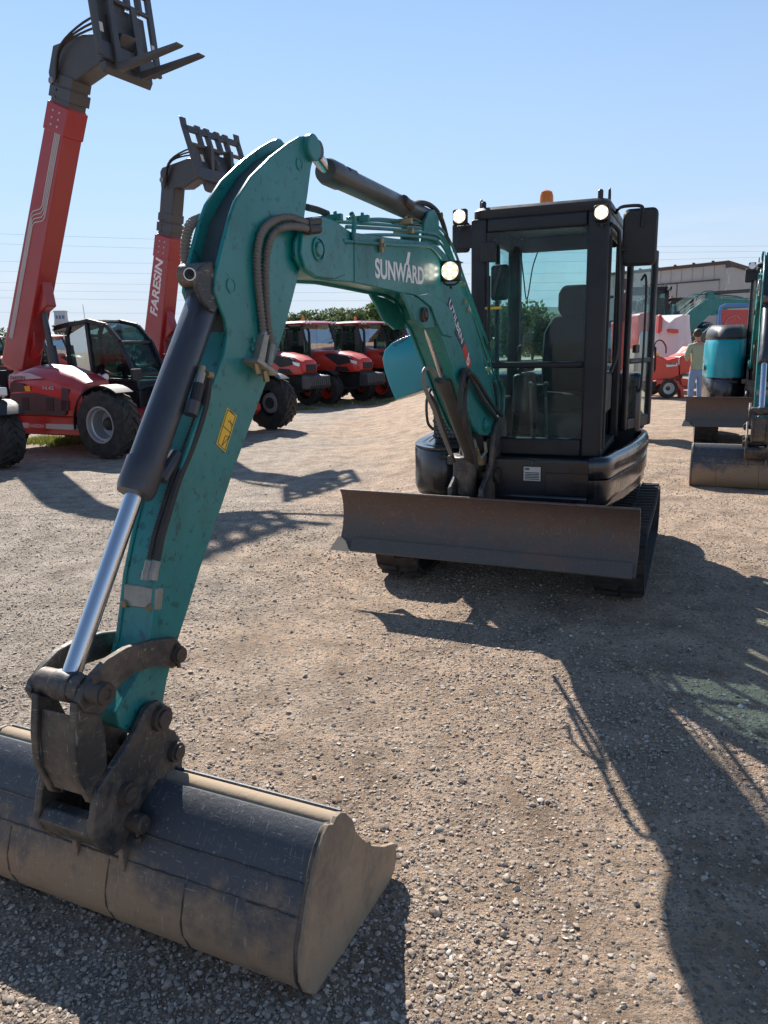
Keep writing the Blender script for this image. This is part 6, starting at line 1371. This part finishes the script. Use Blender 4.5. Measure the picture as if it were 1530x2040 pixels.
def tree(X,Y,h,rc,label,n=2600,leaf=.13,mat=None,seed=1,group='trees beyond the yard',low=.25,cat='tree'):
    rd=random.Random(seed); e=empty('tree',(X,Y,0),0,label,cat,group)
    m=MB(); m.tube([(0,0,0),(.03*h,0,h*.25),(0,.02*h,h*.5),(.02*h,0,h*.8)],.03*h,n=8)
    blobs=[]
    for i in range(9):
        a=rd.uniform(0,6.28); r_=rc*rd.uniform(.25,.75); z=h*rd.uniform(low+.12,.86); p=(math.cos(a)*r_,math.sin(a)*r_,z); blobs.append((*p,rc*rd.uniform(.28,.48)))
        m.tube([(0,0,h*.3),(p[0]*.5,p[1]*.5,(h*.3+z)/2),p],.012*h,n=5)
    blobs.append((0,0,h*.82,rc*.45)); blobs.append((0,0,h*.5,rc*.6))
    m.build('trunk',BARK,e)
    V,F=leaves(n,blobs,leaf,seed); me=bpy.data.meshes.new('crown'); me.from_pydata(V.tolist(),[],F.tolist()); me.materials.append(mat or LEAFA); ob=bpy.data.objects.new('crown',me); col.objects.link(ob); ob.parent=e
    return e
tl=[(782,592,62,2.6,'large leafy tree standing behind the excavator boom',5000,.2,LEAFA),
(718,620,75,2.3,'bushy tree just left of the large leafy tree',2400,.16,LEAFB),(690,615,78,2.5,'tall bushy tree above the second tractor roof',2600,.16,LEAFB),(662,613,80,2.4,'tallest of the olive trees above the gap between two tractors',2600,.16,LEAFB),
(634,617,78,2.3,'rounded tree above the first tractor roof',2400,.16,LEAFA),(606,622,76,2.3,'pale tree above the left end of the first tractor roof',2400,.16,LEAFB),(575,624,76,2.2,'tree showing right of the teal stick above the tractors',2200,.16,LEAFB),
(143,645,90,2.6,'tree between the tower block and the telehandler cab',2200,.2,LEAFB),(4,660,90,3.0,'tree at the far left edge behind the red boom',2200,.2,LEAFB),(-40,655,92,3.0,'tree beyond the left edge',1200,.2,LEAFB),
(1025,610,66,2.8,'tree seen through the left part of the cab windscreen',3000,.2,LEAFB),(1062,626,70,2.6,'tree seen through the cab glass left of the seat',2600,.2,LEAFB),(1098,632,70,2.6,'tree seen through the cab glass beside the backrest',2600,.2,LEAFB),(985,628,70,2.4,'tree seen behind the wiper blade',2200,.2,LEAFA),(1140,640,74,2.8,'tree hidden mostly by the cab seat',2000,.2,LEAFB),(860,640,70,2.4,'tree behind the lower boom',2200,.2,LEAFB),(1215,640,74,2.6,'tree seen past the cab door opening',2000,.2,LEAFA)]
for i,(u,v,Yd,rc,lb,n_,lf,mt_) in enumerate(tl):
    q=at_Y(u,v,Yd); tree(q.x,Yd,q.z*1.04,rc,lb,n_,lf,mt_,seed=20+i,low=.12 if i else .25)
# scrub band behind the row: nobody could count it
V,F=leaves(26000,[(x+rng.uniform(-2,2),84+rng.uniform(-4,6),rng.uniform(.4,1.9),rng.uniform(1.2,2.2)) for x in np.linspace(-95,95,120)],.22,77)
me=bpy.data.meshes.new('scrub'); me.from_pydata(V.tolist(),[],F.tolist()); me.materials.append(LEAFB); ob=bpy.data.objects.new('scrub',me); col.objects.link(ob); tag(ob,'distant green scrub along the edge of the yard',kind='stuff')
GR=leafmat('weeds',(.08,.10,.02),(.30,.32,.08))
def weeds(name,pts,n,label,hgt=.10):
    rg=np.random.default_rng(3); vs=[];fs=[]
    for i in range(n):
        c=pts[rg.integers(len(pts))]; x=c[0]+rg.normal()*c[2]; y=c[1]+rg.normal()*c[3]; a=rg.uniform(0,6.28); l=hgt*rg.uniform(.4,1.5); dx=math.cos(a)*.012; dy=math.sin(a)*.012; lx=rg.normal()*.04; ly=rg.normal()*.04
        k=len(vs); g0=gh(x,y); vs+=[(x-dx,y-dy,g0-.01),(x+dx,y+dy,g0-.01),(x+lx,y+ly,g0+l)]; fs.append((k,k+1,k+2))
    me=bpy.data.meshes.new(name); me.from_pydata(vs,[],fs); me.materials.append(GR); ob=bpy.data.objects.new(name,me); col.objects.link(ob); tag(ob,label,kind='stuff')
pts=[]
for u,v in((90,878),(110,880),(130,884),(150,880),(170,876),(75,880)):
    q=ground_pt(u,v,DROP); pts.append((q.x,q.y,.18,.25))
weeds('grass',pts,5000,'yellow green grass strip under the telehandler')
pts=[]
for u in range(590,860,14): q=ground_pt(u,812-(u-590)*.05+rng.uniform(-4,6),DROP); pts.append((q.x,q.y,.15,.25))
weeds('weeds',pts,1600,'dry weeds along the parked tractors',.09)
CAB_=plain('cable',(.06,.06,.07),.6)
for i,(v1,v2,lb) in enumerate(((470,498,'highest'),(490,507,'second highest'),(526,516,'third from the top'),(545,540,'fourth from the top'),(568,556,'fifth from the top'),(583,572,'sixth from the top'),(598,590,'second lowest'),(628,606,'lowest'))):
    a=at_Y(-120,v1,110); b=at_Y(1650,v2,110); m=MB()
    pts=[(a.x+(b.x-a.x)*t,110+i*.4,a.z+(b.z-a.z)*t-3.2*4*t*(1-t)*.25+.6) for t in np.linspace(0,1,25)]
    m.tube(pts,.010,n=5); o_=m.build('power_cable',CAB_,None); tag(o_,lb+' thin power cable crossing the sky behind the machines','cable','power cables')
